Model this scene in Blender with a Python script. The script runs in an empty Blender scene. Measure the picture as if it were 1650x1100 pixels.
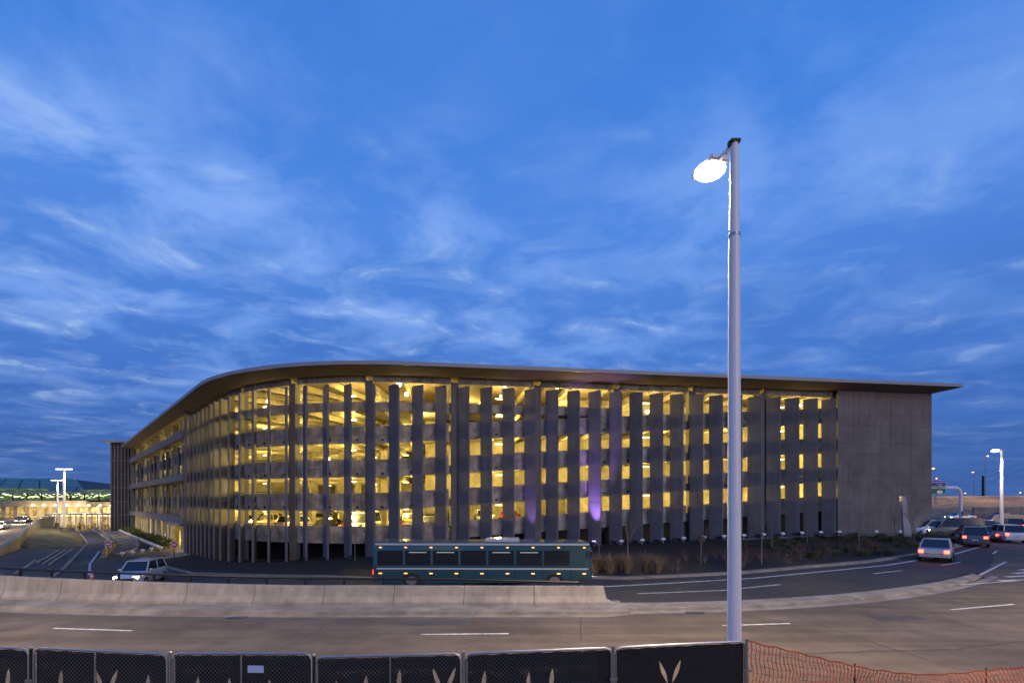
import bpy, bmesh, math, random
from mathutils import Vector, Matrix
R = math.radians
random.seed(7)
sc = bpy.context.scene
COL = sc.collection

# ------------------------------------------------------------------ camera
CAMZ = 4.0
cam_d = bpy.data.cameras.new("camera"); cam = bpy.data.objects.new("camera", cam_d)
COL.objects.link(cam); cam.location = (0, 0, CAMZ); cam.rotation_euler = (R(90), 0, 0)
cam_d.sensor_width = 36; cam_d.lens = 18; cam_d.shift_y = 0.1564
cam_d.clip_start = 0.1; cam_d.clip_end = 8000
sc.camera = cam

# ------------------------------------------------------------------ render / view
sc.render.engine = 'CYCLES'
sc.view_settings.view_transform = 'Standard'
sc.view_settings.look = 'None'
sc.view_settings.exposure = 0
sc.view_settings.gamma = 1
sc.view_settings.use_curve_mapping = False
try:
    sc.cycles.use_denoising = True
    sc.cycles.use_light_tree = True
    sc.cycles.max_bounces = 6
    sc.cycles.diffuse_bounces = 3
    sc.cycles.glossy_bounces = 2
    sc.cycles.transmission_bounces = 4
    sc.cycles.sample_clamp_indirect = 4
    sc.cycles.caustics_reflective = False; sc.cycles.caustics_refractive = False
except Exception: pass

# ------------------------------------------------------------------ world: dusk sky with thin cloud
SUN_EL, SUN_AZ = 7.0, 150.0      # afterglow low behind the camera, to the right
world = bpy.data.worlds.new("World"); sc.world = world
world.use_nodes = True
nt = world.node_tree; N = nt.nodes; L = nt.links
for n in list(N): N.remove(n)
def wn(t, **k):
    n = N.new(t)
    for a, b in k.items(): setattr(n, a, b)
    return n
def wmath(op, a, b=None, c=None, clamp=False):
    n = wn('ShaderNodeMath', operation=op, use_clamp=clamp)
    for i, v in enumerate((a, b, c)):
        if v is None: continue
        if isinstance(v, (int, float)): n.inputs[i].default_value = v
        else: L.new(v, n.inputs[i])
    return n.outputs[0]
def wmix(f, a, b, blend='MIX'):
    n = wn('ShaderNodeMix', data_type='RGBA', blend_type=blend)
    if isinstance(f, (int, float)): n.inputs[0].default_value = f
    else: L.new(f, n.inputs[0])
    for s, v in ((6, a), (7, b)):
        if isinstance(v, tuple): n.inputs[s].default_value = v + (1,)
        else: L.new(v, n.inputs[s])
    return n.outputs[2]
def wramp(fac, stops, interp='EASE'):
    n = wn('ShaderNodeValToRGB'); n.color_ramp.interpolation = interp
    e = n.color_ramp.elements
    while len(e) < len(stops): e.new(0.5)
    for i, (p, c) in enumerate(stops):
        e[i].position = p; e[i].color = (c if isinstance(c, tuple) else (c, c, c)) + (1,)
    L.new(fac, n.inputs[0]); return n.outputs[0]
tc = wn('ShaderNodeTexCoord')
sep = wn('ShaderNodeSeparateXYZ'); L.new(tc.outputs['Generated'], sep.inputs[0])
zc = wmath('MAXIMUM', sep.outputs[2], 0.0)
den = wmath('ADD', zc, 0.10)
px_ = wmath('DIVIDE', sep.outputs[0], den); py_ = wmath('DIVIDE', sep.outputs[1], den)
cmb = wn('ShaderNodeCombineXYZ'); L.new(px_, cmb.inputs[0]); L.new(py_, cmb.inputs[1])
def noise(vec, scale, detail=5, rough=0.55, dist=0.0, rot=0.0, sc3=(1, 1, 1), loc=(0, 0, 0)):
    m = wn('ShaderNodeMapping'); m.inputs['Rotation'].default_value = (0, 0, rot)
    m.inputs['Scale'].default_value = sc3; m.inputs['Location'].default_value = loc
    L.new(vec, m.inputs[0])
    n = wn('ShaderNodeTexNoise'); n.inputs['Scale'].default_value = scale
    n.inputs['Detail'].default_value = detail; n.inputs['Roughness'].default_value = rough
    n.inputs['Distortion'].default_value = dist
    L.new(m.outputs[0], n.inputs['Vector']); return n.outputs[0]
n_big = noise(cmb.outputs[0], 0.8, 3, 0.5, 0.1, 0.3, (1, 0.8, 1), (3.1, 1.2, 0))
n_mid = noise(cmb.outputs[0], 2.6, 7, 0.60, 0.35, 0.15, (0.85, 1.0, 1), (5.3, 0.4, 0))
n_fine = noise(cmb.outputs[0], 3.6, 7, 0.58, 0.45, 0.15, (0.85, 1.0, 1), (1.7, 7.9, 0))
big = wramp(n_big, [(0.36, 0.0), (0.66, 1.0)])
mid = wramp(n_mid, [(0.40, 0.0), (0.68, 1.0)])
wisp = wramp(n_fine, [(0.48, 0.0), (0.57, 0.22), (0.70, 1.0)])
# clear blue by height
base = wramp(zc, [(0.0, (0.050, 0.130, 0.400)), (0.08, (0.046, 0.138, 0.450)), (0.18, (0.058, 0.180, 0.600)),
                  (0.30, (0.072, 0.220, 0.690)), (0.45, (0.090, 0.270, 0.790)), (0.62, (0.050, 0.225, 0.760)), (1.0, (0.030, 0.15, 0.58))], 'LINEAR')
nish = wn('ShaderNodeTexSky'); nish.sky_type = 'NISHITA'; nish.sun_disc = False
nish.sun_elevation = R(SUN_EL); nish.sun_rotation = R(SUN_AZ); nish.altitude = 200
nmul = wmix(1.0, nish.outputs[0], (0.05, 0.05, 0.05), 'MULTIPLY')
base = wmix(0.05, base, nmul)
cloud_lit = wramp(zc, [(0.0, (0.07, 0.16, 0.44)), (0.10, (0.085, 0.20, 0.55)), (0.25, (0.18, 0.36, 0.84)), (0.45, (0.27, 0.46, 0.96)), (1.0, (0.15, 0.34, 0.85))], 'LINEAR')
cloud_dark = wramp(zc, [(0.0, (0.044, 0.112, 0.34)), (0.12, (0.042, 0.125, 0.42)), (0.22, (0.048, 0.155, 0.52)), (0.45, (0.075, 0.24, 0.74)), (1.0, (0.04, 0.18, 0.62))], 'LINEAR')
low = wramp(zc, [(0.46, 1.0), (0.66, 0.25)], 'EASE')
side = wramp(wmath('MULTIPLY_ADD', sep.outputs[0], .5, .5), [(0.35, 1.0), (0.85, .40)], 'LINEAR')
low = wmath('MULTIPLY', low, side)
sheet = wmath('MULTIPLY', mid, low)
c1 = wmix(wmath('MULTIPLY', big, 0.75), base, cloud_dark)
c2 = wmix(wmath('MULTIPLY', sheet, wmath('MULTIPLY_ADD', big, -0.45, 0.95)), c1, cloud_lit)
bright = wramp(zc, [(0.0, (0.28, 0.38, 0.60)), (0.3, (0.36, 0.54, 0.90)), (1.0, (0.3, 0.5, 1.0))], 'LINEAR')
c3 = wmix(wmath('MULTIPLY', wmath('MULTIPLY', wisp, low), wramp(zc, [(0.04, .2), (0.12, .6), (0.25, 1.0), (0.5, .5)], 'LINEAR')), c2, bright)
bg = wn('ShaderNodeBackground'); bg.inputs[1].default_value = 1.0
L.new(c3, bg.inputs[0])
wo = wn('ShaderNodeOutputWorld'); L.new(bg.outputs[0], wo.inputs[0])

# ------------------------------------------------------------------ afterglow as a soft, weak sun
sd = bpy.data.lights.new("afterglow_sun", 'SUN'); sd.energy = 0.95; sd.angle = R(40); sd.color = (1.0, 0.74, 0.53)
so = bpy.data.objects.new("afterglow_sun", sd); COL.objects.link(so)
_az = R(SUN_AZ); _el = R(SUN_EL + 8)
sdir = Vector((math.sin(_az) * math.cos(_el), math.cos(_az) * math.cos(_el), math.sin(_el)))
so.rotation_euler = (-sdir).to_track_quat('-Z', 'Y').to_euler(); so.location = (0, -20, 40)

# ================================================================== helpers
_U = 'zeroth first second third fourth fifth sixth seventh eighth ninth tenth eleventh twelfth thirteenth fourteenth fifteenth sixteenth seventeenth eighteenth nineteenth'.split()
_T = {2:'twenty',3:'thirty',4:'forty',5:'fifty',6:'sixty',7:'seventy'}; _TT = {2:'twentieth',3:'thirtieth',4:'fortieth',5:'fiftieth',6:'sixtieth',7:'seventieth'}
def ordw(n):
    if n < 20: return _U[n]
    return _TT[n//10] if n % 10 == 0 else _T[n//10]+'-'+_U[n % 10]
def relabel(objs, fmt, rows=None):
    '''label alike things by their row and their order from the left as seen from the road'''
    if rows:
        d = sorted(objs, key=lambda o: o[1]); n = len(d); 
        for i, nm in enumerate(rows):
            relabel([(o, 0) for o, _ in d[n*i//len(rows):n*(i+1)//len(rows)]], fmt.replace('ROW', nm))
        return
    for i, (o, _) in enumerate(sorted(objs, key=lambda o: o[0].location.x/o[0].location.y)): o['label'] = fmt.replace('NTH', ordw(i+1))
class MB:
    def __init__(s): s.v = []; s.f = []; s.m = []; s.mi = 0; s.sm = False
    def quad(s, a, b, c, d):
        i = len(s.v); s.v += [tuple(a), tuple(b), tuple(c), tuple(d)]; s.f.append((i, i+1, i+2, i+3)); s.m.append(s.mi)
    def tri(s, a, b, c):
        i = len(s.v); s.v += [tuple(a), tuple(b), tuple(c)]; s.f.append((i, i+1, i+2)); s.m.append(s.mi)
    def hexa(s, p):
        i = len(s.v); s.v += [tuple(q) for q in p]
        for f in ((0,3,2,1),(4,5,6,7),(0,1,5,4),(1,2,6,5),(2,3,7,6),(3,0,4,7)):
            s.f.append(tuple(i+k for k in f)); s.m.append(s.mi)
    def box(s, c, d, rz=0.0, rx=0.0, ry=0.0):
        M = Matrix.Rotation(rz, 3, 'Z') @ Matrix.Rotation(ry, 3, 'Y') @ Matrix.Rotation(rx, 3, 'X')
        c = Vector(c); h = [d[0]/2, d[1]/2, d[2]/2]
        pts = [(-1,-1,-1),(1,-1,-1),(1,1,-1),(-1,1,-1),(-1,-1,1),(1,-1,1),(1,1,1),(-1,1,1)]
        s.hexa([c + M @ Vector((x*h[0], y*h[1], z*h[2])) for x, y, z in pts])
    def span(s, x0, x1, y0, y1, z0, z1): s.box(((x0+x1)/2, (y0+y1)/2, (z0+z1)/2), (x1-x0, y1-y0, z1-z0))
    def beam(s, a, b, w, h):
        a = Vector(a); b = Vector(b); d = (b-a)
        if d.length < 1e-6: return
        d.normalize(); up = Vector((0,0,1))
        if abs(d.z) > .98: up = Vector((1,0,0))
        r = d.cross(up).normalized()*w/2; u = r.cross(d).normalized()*h/2
        s.hexa([a-r-u, a+r-u, b+r-u, b-r-u, a-r+u, a+r+u, b+r+u, b-r+u])
    def ring(s, c, d, r, n):
        d = Vector(d).normalized(); up = Vector((0,0,1)) if abs(d.z) < .9 else Vector((1,0,0))
        x = d.cross(up).normalized(); y = x.cross(d).normalized()
        return [Vector(c) + x*math.cos(2*math.pi*k/n)*r + y*math.sin(2*math.pi*k/n)*r for k in range(n)]
    def tube(s, pts, r, n=8, caps=True):
        pts = [Vector(p) for p in pts]; rs = r if isinstance(r, (list, tuple)) else [r]*len(pts)
        base = len(s.v)
        for i, p in enumerate(pts):
            d = (pts[min(i+1, len(pts)-1)] - pts[max(i-1, 0)])
            s.v += [tuple(q) for q in s.ring(p, d, rs[i], n)]
        for i in range(len(pts)-1):
            for k in range(n):
                a = base+i*n+k; b = base+i*n+(k+1) % n
                s.f.append((a, b, b+n, a+n)); s.m.append(s.mi)
        if caps:
            s.f.append(tuple(base+k for k in reversed(range(n)))); s.m.append(s.mi)
            s.f.append(tuple(base+(len(pts)-1)*n+k for k in range(n))); s.m.append(s.mi)
    def loft(s, rings, caps=True, closed=True):
        base = len(s.v); n = len(rings[0])
        for rg in rings: s.v += [tuple(q) for q in rg]
        for i in range(len(rings)-1):
            for k in range(n if closed else n-1):
                a = base+i*n+k; b = base+i*n+(k+1) % n
                s.f.append((a, b, b+n, a+n)); s.m.append(s.mi)
        if caps:
            s.f.append(tuple(base+k for k in reversed(range(n)))); s.m.append(s.mi)
            s.f.append(tuple(base+(len(rings)-1)*n+k for k in range(n))); s.m.append(s.mi)
    def sphere(s, c, r, n=8, sq=(1,1,1)):
        rings = []
        for i in range(1, n//2+2):
            ph = math.pi*i/(n//2+2)
            rings.append([(c[0]+r*sq[0]*math.sin(ph)*math.cos(2*math.pi*k/n), c[1]+r*sq[1]*math.sin(ph)*math.sin(2*math.pi*k/n), c[2]-r*sq[2]*math.cos(ph)) for k in range(n)])
        s.loft(rings)
    def mesh(s, name, mats, smooth=False, bevel=None):
        me = bpy.data.meshes.new(name); me.from_pydata(s.v, [], s.f)
        for m in (mats if isinstance(mats, (list, tuple)) else [mats]): me.materials.append(m)
        if any(s.m): me.polygons.foreach_set('material_index', s.m)
        bm = bmesh.new(); bm.from_mesh(me); bmesh.ops.recalc_face_normals(bm, faces=bm.faces[:])
        if bevel: 
            bmesh.ops.remove_doubles(bm, verts=bm.verts[:], dist=1e-4)
            bmesh.ops.bevel(bm, geom=[e for e in bm.edges if e.calc_face_angle(0) > .5], offset=bevel, segments=1, affect='EDGES', clamp_overlap=True)
        bm.to_mesh(me); bm.free()
        if smooth:
            me.polygons.foreach_set('use_smooth', [True]*len(me.polygons))
            try: me.set_sharp_from_angle(angle=R(35))
            except Exception: pass
        me.update(); return me
    def build(s, name, mats, parent=None, smooth=False, bevel=None, world=True):
        if parent is not None and world:
            o0 = root_loc(parent)
            if o0.length > 0: s.v = [(a-o0.x, b-o0.y, c-o0.z) for a, b, c in s.v]
        o = bpy.data.objects.new(name, s.mesh(name, mats, smooth, bevel)); COL.objects.link(o)
        if parent is not None: o.parent = parent
        return o
def root_loc(o):
    v = Vector(o.location)
    while o.parent: o = o.parent; v += Vector(o.location)
    return v
def tag(o, label=None, cat=None, group=None, kind=None):
    if label: o['label'] = label
    if cat: o['category'] = cat
    if group: o['group'] = group
    if kind: o['kind'] = kind
    return o
def empty(name, loc=(0,0,0), rz=0.0, label=None, cat=None, group=None):
    o = bpy.data.objects.new(name, None); COL.objects.link(o); o.location = loc; o.rotation_euler = (0,0,rz)
    o.empty_display_size = 0.3
    return tag(o, label, cat, group)
KIDS = {}
def kids(o): return [c for c in o.children]
def copy_tree(o, parent=None):
    c = o.copy(); COL.objects.link(c); c.parent = parent
    for ch in o.children: copy_tree(ch, c)
    return c
def inst(name, me, parent=None, loc=(0,0,0), rz=0.0, scale=1.0):
    o = bpy.data.objects.new(name, me); COL.objects.link(o); o.parent = parent
    o.location = loc; o.rotation_euler = (0,0,rz)
    o.scale = (scale,)*3 if isinstance(scale, (int, float)) else scale
    return o
def structure(name, mb, mat, smooth=True):
    o = mb.build(name, mat, None, smooth); o['kind'] = 'structure'; return o
def at(px, py, Y): return Vector(((px-825)/825*Y, Y, CAMZ+(808-py)/825*Y))
def lamp(kind, loc, energy, color, parent=None, size=0.2, **k):
    d = bpy.data.lights.new("lamp_light", kind); d.energy = energy; d.color = color
    if kind == 'AREA': d.size = size
    else: d.shadow_soft_size = size
    for a, b in k.items(): setattr(d, a, b)
    o = bpy.data.objects.new("lamp_light", d); COL.objects.link(o)
    if parent is not None:
        o.parent = parent; o.location = Vector(loc) - root_loc(parent)
    else: o.location = loc
    return o

# ------------------------------------------------------------------ materials
def mat(name, col, rough=0.8, metal=0.0, var=0.15, scale=3.0, detail=6, bump=0.0, bscale=None, stain=0.0, sscale=0.4,
        streak=0.0, emit=None, estr=0.0, spec=0.4, coat=0.0, coord='Object', col2=None, spk=0.0, tracks=0.0, alpha=None, trans=0.0):
    m = bpy.data.materials.new(name); m.use_nodes = True
    t = m.node_tree; n = t.nodes; l = t.links; b = n['Principled BSDF']
    b.inputs['Roughness'].default_value = rough; b.inputs['Metallic'].default_value = metal
    b.inputs['Specular IOR Level'].default_value = spec
    if coat: b.inputs['Coat Weight'].default_value = coat; b.inputs['Coat Roughness'].default_value = .08
    if trans: b.inputs['Transmission Weight'].default_value = trans
    if emit: b.inputs['Emission Color'].default_value = tuple(emit)+(1,); b.inputs['Emission Strength'].default_value = estr
    tcn = n.new('ShaderNodeTexCoord'); src = tcn.outputs[coord]
    def nz(s, d=5, vec=None, r=.55):
        k = n.new('ShaderNodeTexNoise'); k.inputs['Scale'].default_value = s; k.inputs['Detail'].default_value = d; k.inputs['Roughness'].default_value = r
        l.new(vec or src, k.inputs['Vector']); return k.outputs[0]
    def rng(f, a, b_, lo=.3, hi=.7):
        k = n.new('ShaderNodeMapRange'); k.inputs[1].default_value = lo; k.inputs[2].default_value = hi
        k.inputs[3].default_value = a; k.inputs[4].default_value = b_; l.new(f, k.inputs[0]); return k.outputs[0]
    def mx(f, a, b_, bl='MIX'):
        k = n.new('ShaderNodeMix'); k.data_type = 'RGBA'; k.blend_type = bl
        if isinstance(f, float): k.inputs[0].default_value = f
        else: l.new(f, k.inputs[0])
        for s_, v in ((6, a), (7, b_)):
            if isinstance(v, tuple): k.inputs[s_].default_value = v+(1,)
            else: l.new(v, k.inputs[s_])
        return k.outputs[2]
    def scl(v):
        k = n.new('ShaderNodeCombineColor')
        for i in range(3): l.new(v, k.inputs[i])
        return k.outputs[0]
    c = tuple(col)
    if col2: c = mx(rng(nz(scale*.6, 6), 0, 1, .4, .6), c, tuple(col2))
    if var:
        f = rng(nz(scale, detail), 1-var, 1+var)
        c = mx(1.0, c, scl(f), 'MULTIPLY')
    if stain:
        f = rng(nz(sscale, 7, r=.65), 1-stain, 1.0+stain*.35, .35, .62)
        c = mx(1.0, c, scl(f), 'MULTIPLY')
    if streak:
        mp = n.new('ShaderNodeMapping'); mp.inputs['Scale'].default_value = (2.2, 2.2, .13); l.new(src, mp.inputs[0])
        f = rng(nz(1.2, 6, mp.outputs[0], .7), 1-streak, 1+streak*.3, .35, .6)
        c = mx(1.0, c, scl(f), 'MULTIPLY')
    if tracks:
        mp = n.new('ShaderNodeMapping'); mp.inputs['Scale'].default_value = (.05, 1.1, 1); mp.inputs['Rotation'].default_value = (0, 0, -.05); l.new(src, mp.inputs[0])
        f = rng(nz(1.0, 4, mp.outputs[0], .6), 1-tracks, 1+tracks, .35, .65)
        c = mx(1.0, c, scl(f), 'MULTIPLY')
    if spk:
        f = rng(nz(bscale or 60, 2), 1-spk, 1+spk, .3, .7)
        c = mx(1.0, c, scl(f), 'MULTIPLY')
    if isinstance(c, tuple): b.inputs['Base Color'].default_value = c+(1,)
    else: l.new(c, b.inputs['Base Color'])
    if bump:
        k = n.new('ShaderNodeBump'); k.inputs['Strength'].default_value = bump; k.inputs['Distance'].default_value = .03
        l.new(nz(bscale or scale*4, 5), k.inputs['Height']); l.new(k.outputs[0], b.inputs['Normal'])
    return m
M = {}
M['asphalt'] = mat('asphalt', (0.085, .08, .076), .82, var=.12, scale=1.3, stain=.35, sscale=.22, bump=.35, bscale=45, spk=.22)
M['asphalt_old'] = mat('asphalt_old', (0.130, .102, .074), .86, var=.12, scale=1.1, stain=.34, sscale=.35, bump=.5, bscale=38, spk=.32, tracks=.22)
M['asphalt_dark'] = mat('asphalt_dark', (0.050, .044, .040), .78, var=.15, scale=1.2, stain=.3, sscale=.25, bump=.3, bscale=40, spk=.2)
M['paint'] = mat('road_paint', (0.62, .61, .57), .7, var=.2, scale=6, stain=.35, sscale=3)
M['paint_y'] = mat('yellow_paint', (0.65, .42, .03), .6, var=.12, scale=5)
M['kerb'] = mat('kerb_concrete', (0.27, .24, .20), .85, var=.15, scale=2.0, stain=.35, sscale=.9, bump=.3, bscale=30)
M['barrier'] = mat('barrier_concrete', (0.30, .27, .235), .85, var=.10, scale=2.4, stain=.25, sscale=.9, streak=.16, bump=.35, bscale=22)
M['fin'] = mat('fin_concrete', (0.160, .158, .166), .8, var=.08, scale=.7, stain=.16, sscale=.5, streak=.12, bump=.15, bscale=18)
M['cast'] = mat('cast_concrete', (0.40, .375, .34), .85, var=.16, scale=.9, stain=.38, sscale=.9, streak=.3, bump=.3, bscale=12)
M['wallp'] = mat('wall_panel_concrete', (0.185, .168, .158), .8, var=.09, scale=.6, stain=.2, sscale=.35, streak=.14, bump=.15, bscale=18)
M['wallp2'] = mat('wall_panel_concrete_pale', (0.194, .177, .167), .8, var=.09, scale=.6, stain=.2, sscale=.35, streak=.14, bump=.15, bscale=18)
M['roof'] = mat('roof_fascia', (0.30, .31, .34), .45, var=.05, scale=1)
M['soffit'] = mat('soffit_plaster', (0.19, .15, .125), .8, var=.08, scale=.5, stain=.1)
M['inner'] = mat('inner_concrete', (0.42, .39, .33), .85, var=.16, scale=.8, stain=.35, sscale=.5, streak=.2, bump=.2, bscale=10)
M['deckf'] = mat('deck_floor', (0.33, .31, .28), .75, var=.12, scale=.8, stain=.25)
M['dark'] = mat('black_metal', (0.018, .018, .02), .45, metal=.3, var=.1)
M['steel'] = mat('galvanized_steel', (0.34, .35, .37), .38, metal=.85, var=.12, scale=8)
M['wire'] = mat('dull_wire', (0.13, .135, .14), .75, metal=.2, var=.1)
M['white'] = mat('white_paint', (0.74, .73, .75), .38, var=.04, scale=2, coat=.2)
M['polew'] = mat('pole_paint', (0.85, .82, .82), .35, var=.0, scale=1.5, stain=.0, sscale=2, coat=.25)
M['soil'] = mat('bed_mulch', (0.022, .014, .009), .95, var=.4, scale=6, stain=.4, sscale=1.2, bump=.8, bscale=14, spk=.4)
M['grass'] = mat('grass_ground', (0.085, .11, .025), .95, var=.4, scale=.8, col2=(.20, .14, .07), bump=.8, bscale=14)
M['dirt'] = mat('ground_dirt', (0.10, .075, .05), .95, var=.3, scale=.3, stain=.4, sscale=.05, bump=.5, bscale=3)
M['gravel'] = mat('bank_gravel', (0.155, .125, .095), .95, var=.45, scale=.9, detail=9, stain=.45, sscale=.3, bump=1.0, bscale=5, spk=.4)
M['fabric'] = mat('privacy_fabric', (0.012, .012, .013), .8, var=.25, scale=9, bump=.4, bscale=7)
M['orange'] = mat('orange_plastic', (0.72, .14, .045), .6, var=.2, scale=5)
M['glass'] = mat('window_glass', (0.02, .024, .03), .07, var=0, spec=.8)
M['tealglass'] = mat('roof_glass', (0.06, .17, .17), .5, var=.3, scale=.4, spec=.3)
M['rubber'] = mat('tyre_rubber', (0.02, .02, .02), .8, var=0)
M['rim'] = mat('wheel_rim', (0.4, .4, .42), .3, metal=.8, var=0)
M['blade'] = mat('dark_louvre', (0.018, .020, .024), .6, metal=.2, var=.1)
M['signred'] = mat('sign_red', (0.42, .012, .02), .5, var=.05)
M['signgreen'] = mat('sign_green', (0.0, .13, .06), .5, var=.03)
M['signblue'] = mat('sign_blue', (0.01, .04, .32), .5, var=.03)
M['tag'] = mat('notice_paper', (0.42, .55, .75), .6, var=.05)
M['bark'] = mat('bare_bark', (0.20, .16, .13), .9, var=.25, scale=12, bump=.4, bscale=40)
M['leaf_g'] = mat('leaf_green', (0.06, .085, .02), .7, var=.5, scale=2.2)
M['leaf_dk'] = mat('leaf_dark', (0.016, .022, .009), .7, var=.4, scale=3)
M['leaf_r'] = mat('leaf_russet', (0.085, .032, .026), .75, var=.6, scale=5)
M['straw'] = mat('dry_straw', (0.21, .15, .085), .85, var=.3, scale=5)
M['grassy'] = mat('grass_blade', (0.07, .085, .03), .85, var=.4, scale=2, col2=(.16, .13, .06))
M['plastic_o'] = mat('cone_orange', (0.75, .10, .03), .5, var=.05)
M['hiviz'] = mat('hiviz_vest', (0.55, .85, .05), .6, var=.05)
M['cloth'] = mat('dark_cloth', (0.02, .022, .03), .9, var=.1)
M['skin'] = mat('skin', (0.35, .2, .14), .6, var=.05)
def emd(name, col, s): return mat(name, tuple(c*.5 for c in col), .5, var=0, emit=col, estr=s)
def em(name, col, s): return mat(name, (0.8, .8, .8), .5, var=0, emit=col, estr=s)
M['e_sodium'] = em('sodium_lamp', (1.0, .84, .46), 14)
M['e_tube'] = em('tube_lamp', (1.0, .74, .30), 5)
M['e_street'] = em('street_lamp_lens', (1.0, .95, .86), 9)
M['e_far'] = em('far_lamp_lens', (1.0, .92, .78), 8)
M['e_amber'] = em('amber_lamp_lens', (1.0, .50, .13), 6)
M['e_tail'] = em('tail_lamp', (1.0, .015, .004), 12)
M['e_brake'] = em('brake_lamp', (1.0, .03, .004), 16)
M['e_head'] = em('head_lamp', (1.0, .92, .74), 14)
M['e_headhot'] = em('near_head_lamp', (1.0, .90, .72), 30)
M['e_marker'] = em('marker_lamp', (1.0, .28, .01), 6)
M['e_green'] = em('terminal_green_light', (.55, .95, .25), 2.2)
M['e_warm'] = em('warm_room_light', (1.0, .72, .25), 2.4)
M['e_exitg'] = emd('green_sign_light', (.02, .4, .03), .12)
M['e_exitb'] = emd('blue_sign_light', (.03, .12, .4), .25)
M['e_exitr'] = em('red_sign_light', (1, .03, .02), 1.5)
M['lens_off'] = mat('lamp_lens_off', (0.5, .04, .03), .2, var=0)
M['lens_clear'] = mat('lamp_lens_clear', (0.6, .6, .6), .1, var=0)
def paintm(n, c): return mat(n, c, .3, metal=.25, var=0, coat=.7)
PAINT = {k: paintm(k+'_car_paint', c) for k, c in dict(white=(.7,.7,.68), silver=(.42,.43,.44), black=(.012,.012,.014), grey=(.13,.135,.14),
         red=(.30,.02,.02), maroon=(.13,.012,.018), blue=(.03,.07,.22), tan=(.34,.27,.17), orange=(.55,.14,.04), green=(.03,.09,.06)).items()}

# ================================================================== terrain
def interp(x, xs, ys):
    if x <= xs[0]: return ys[0]
    if x >= xs[-1]: return ys[-1]
    for i in range(len(xs)-1):
        if x <= xs[i+1]:
            t = (x-xs[i])/(xs[i+1]-xs[i]); return ys[i]+(ys[i+1]-ys[i])*t
def sm(t): t = max(0, min(1, t)); return t*t*(3-2*t)
def B(x):                                   # line of the median between the carriageways
    if x < -8: x = max(x, -80); return 19.9 + min((-8-x)**2*.0075, 1.3 + max(0, -21-x)*.25)
    if x < 3.5: return 19.9
    return 19.9 + (min(x, 34)-3.5)**2*.0178 + max(0, min(x, 120)-34)*1.0
_KX = [-42,-36,-28,-18,-7.9,-1,5.9,12.8,23.7,34,47.4,52]
_KY = [57,53,45,39,34.2,30.6,27.6,29.4,34.3,41,52.5,55.5]
def K(x): return interp(x, _KX, _KY)
def G(x, y):
    a = interp(x, [-60,-25,-10,-2,3.4], [-2.2,-1.8,-1.3,-.6,0])
    c = interp(x, [-110,-44,-28,-13,8,48,60], [-2.9,-2.9,-2.3,-1.3,-.5,.85,.6])
    v = y-B(x)
    if v < .02: return 0.0
    return a+(c-a)*sm(v/26)
def grid(xs, y0, y1, ny, dz, thick=0.0, skirt=0.0):
    mb = MB(); rows = []
    for x in xs:
        a, b = y0(x), y1(x)
        rows.append([(x, a+(b-a)*j/ny, G(x, a+(b-a)*j/ny)+dz) for j in range(ny+1)])
    n = ny+1
    for r in rows: mb.v += r
    for i in range(len(rows)-1):
        for j in range(ny):
            a = i*n+j; mb.f.append((a, a+n, a+n+1, a+1)); mb.m.append(0)
    if skirt:
        for i in range(len(rows)-1):
            for j in (0, ny):
                p, q = rows[i][j], rows[i+1][j]
                mb.quad(p, q, (q[0], q[1], q[2]-skirt), (p[0], p[1], p[2]-skirt))
    return mb
def fr(a, b, st): 
    n = max(1, int(round((b-a)/st))); return [a+(b-a)*i/n for i in range(n+1)]
xs = [-4000,-1500,-600,-300,-200,-150]+fr(-130,130,1.5)+[150,200,300,600,1500,4000]
vs = [-4000,-800,-200,-60,-21,-12,-9.4,-8,-4,-.02,.3,1,2,4,6,8,10,13,16,19,22,26,32,40,50,65,80,110,150,220,400,900,4500]
mb = MB()
for x in xs:
    for v in vs:
        y = B(x)+v
        z = G(x, y)-.06
        if -13 < v < -8.5 and False: z = 0
        if y < 10.2: z = -.06 - .6*sm((10.6-y)/2.2) if x < 5 else -.06 - .35*sm((9.0-y)/3)
        mb.v.append((x, y, z))
nv = len(vs)
for i in range(len(xs)-1):
    for j in range(nv-1):
        a = i*nv+j; mb.f.append((a, a+nv, a+nv+1, a+1)); mb.m.append(0)
structure('ground', mb, M['dirt'])
# near carriageway, far carriageway, link roads
structure('near_road', grid(fr(-62, 62, 1.5), lambda x: 10.9 if x < 20 else 10.9, lambda x: B(x)-(1.8 if x < 4 else (1.2 if x < 26 else 0.3)), 10, 0.0), M['asphalt_old'])
structure('far_road', grid(fr(-100, 47.4, 1.5), lambda x: B(x)+(.32 if x < 26 else -.3), lambda x: K(x)-.3 if x > -42 else (57-.3)+(-42-x)*1.45, 16, -.02), M['asphalt_dark'])
structure('airport_road', grid(fr(47.4, 140, 2.5), lambda x: B(x)-1.0, lambda x: 98, 16, -.012), M['asphalt'])
structure('terminal_forecourt', grid(fr(-170, -40, 3), lambda x: (57)+(-42-x)*1.45 if x < -42 else 57, lambda x: 141, 14, -.026), M['asphalt_old'])
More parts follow.
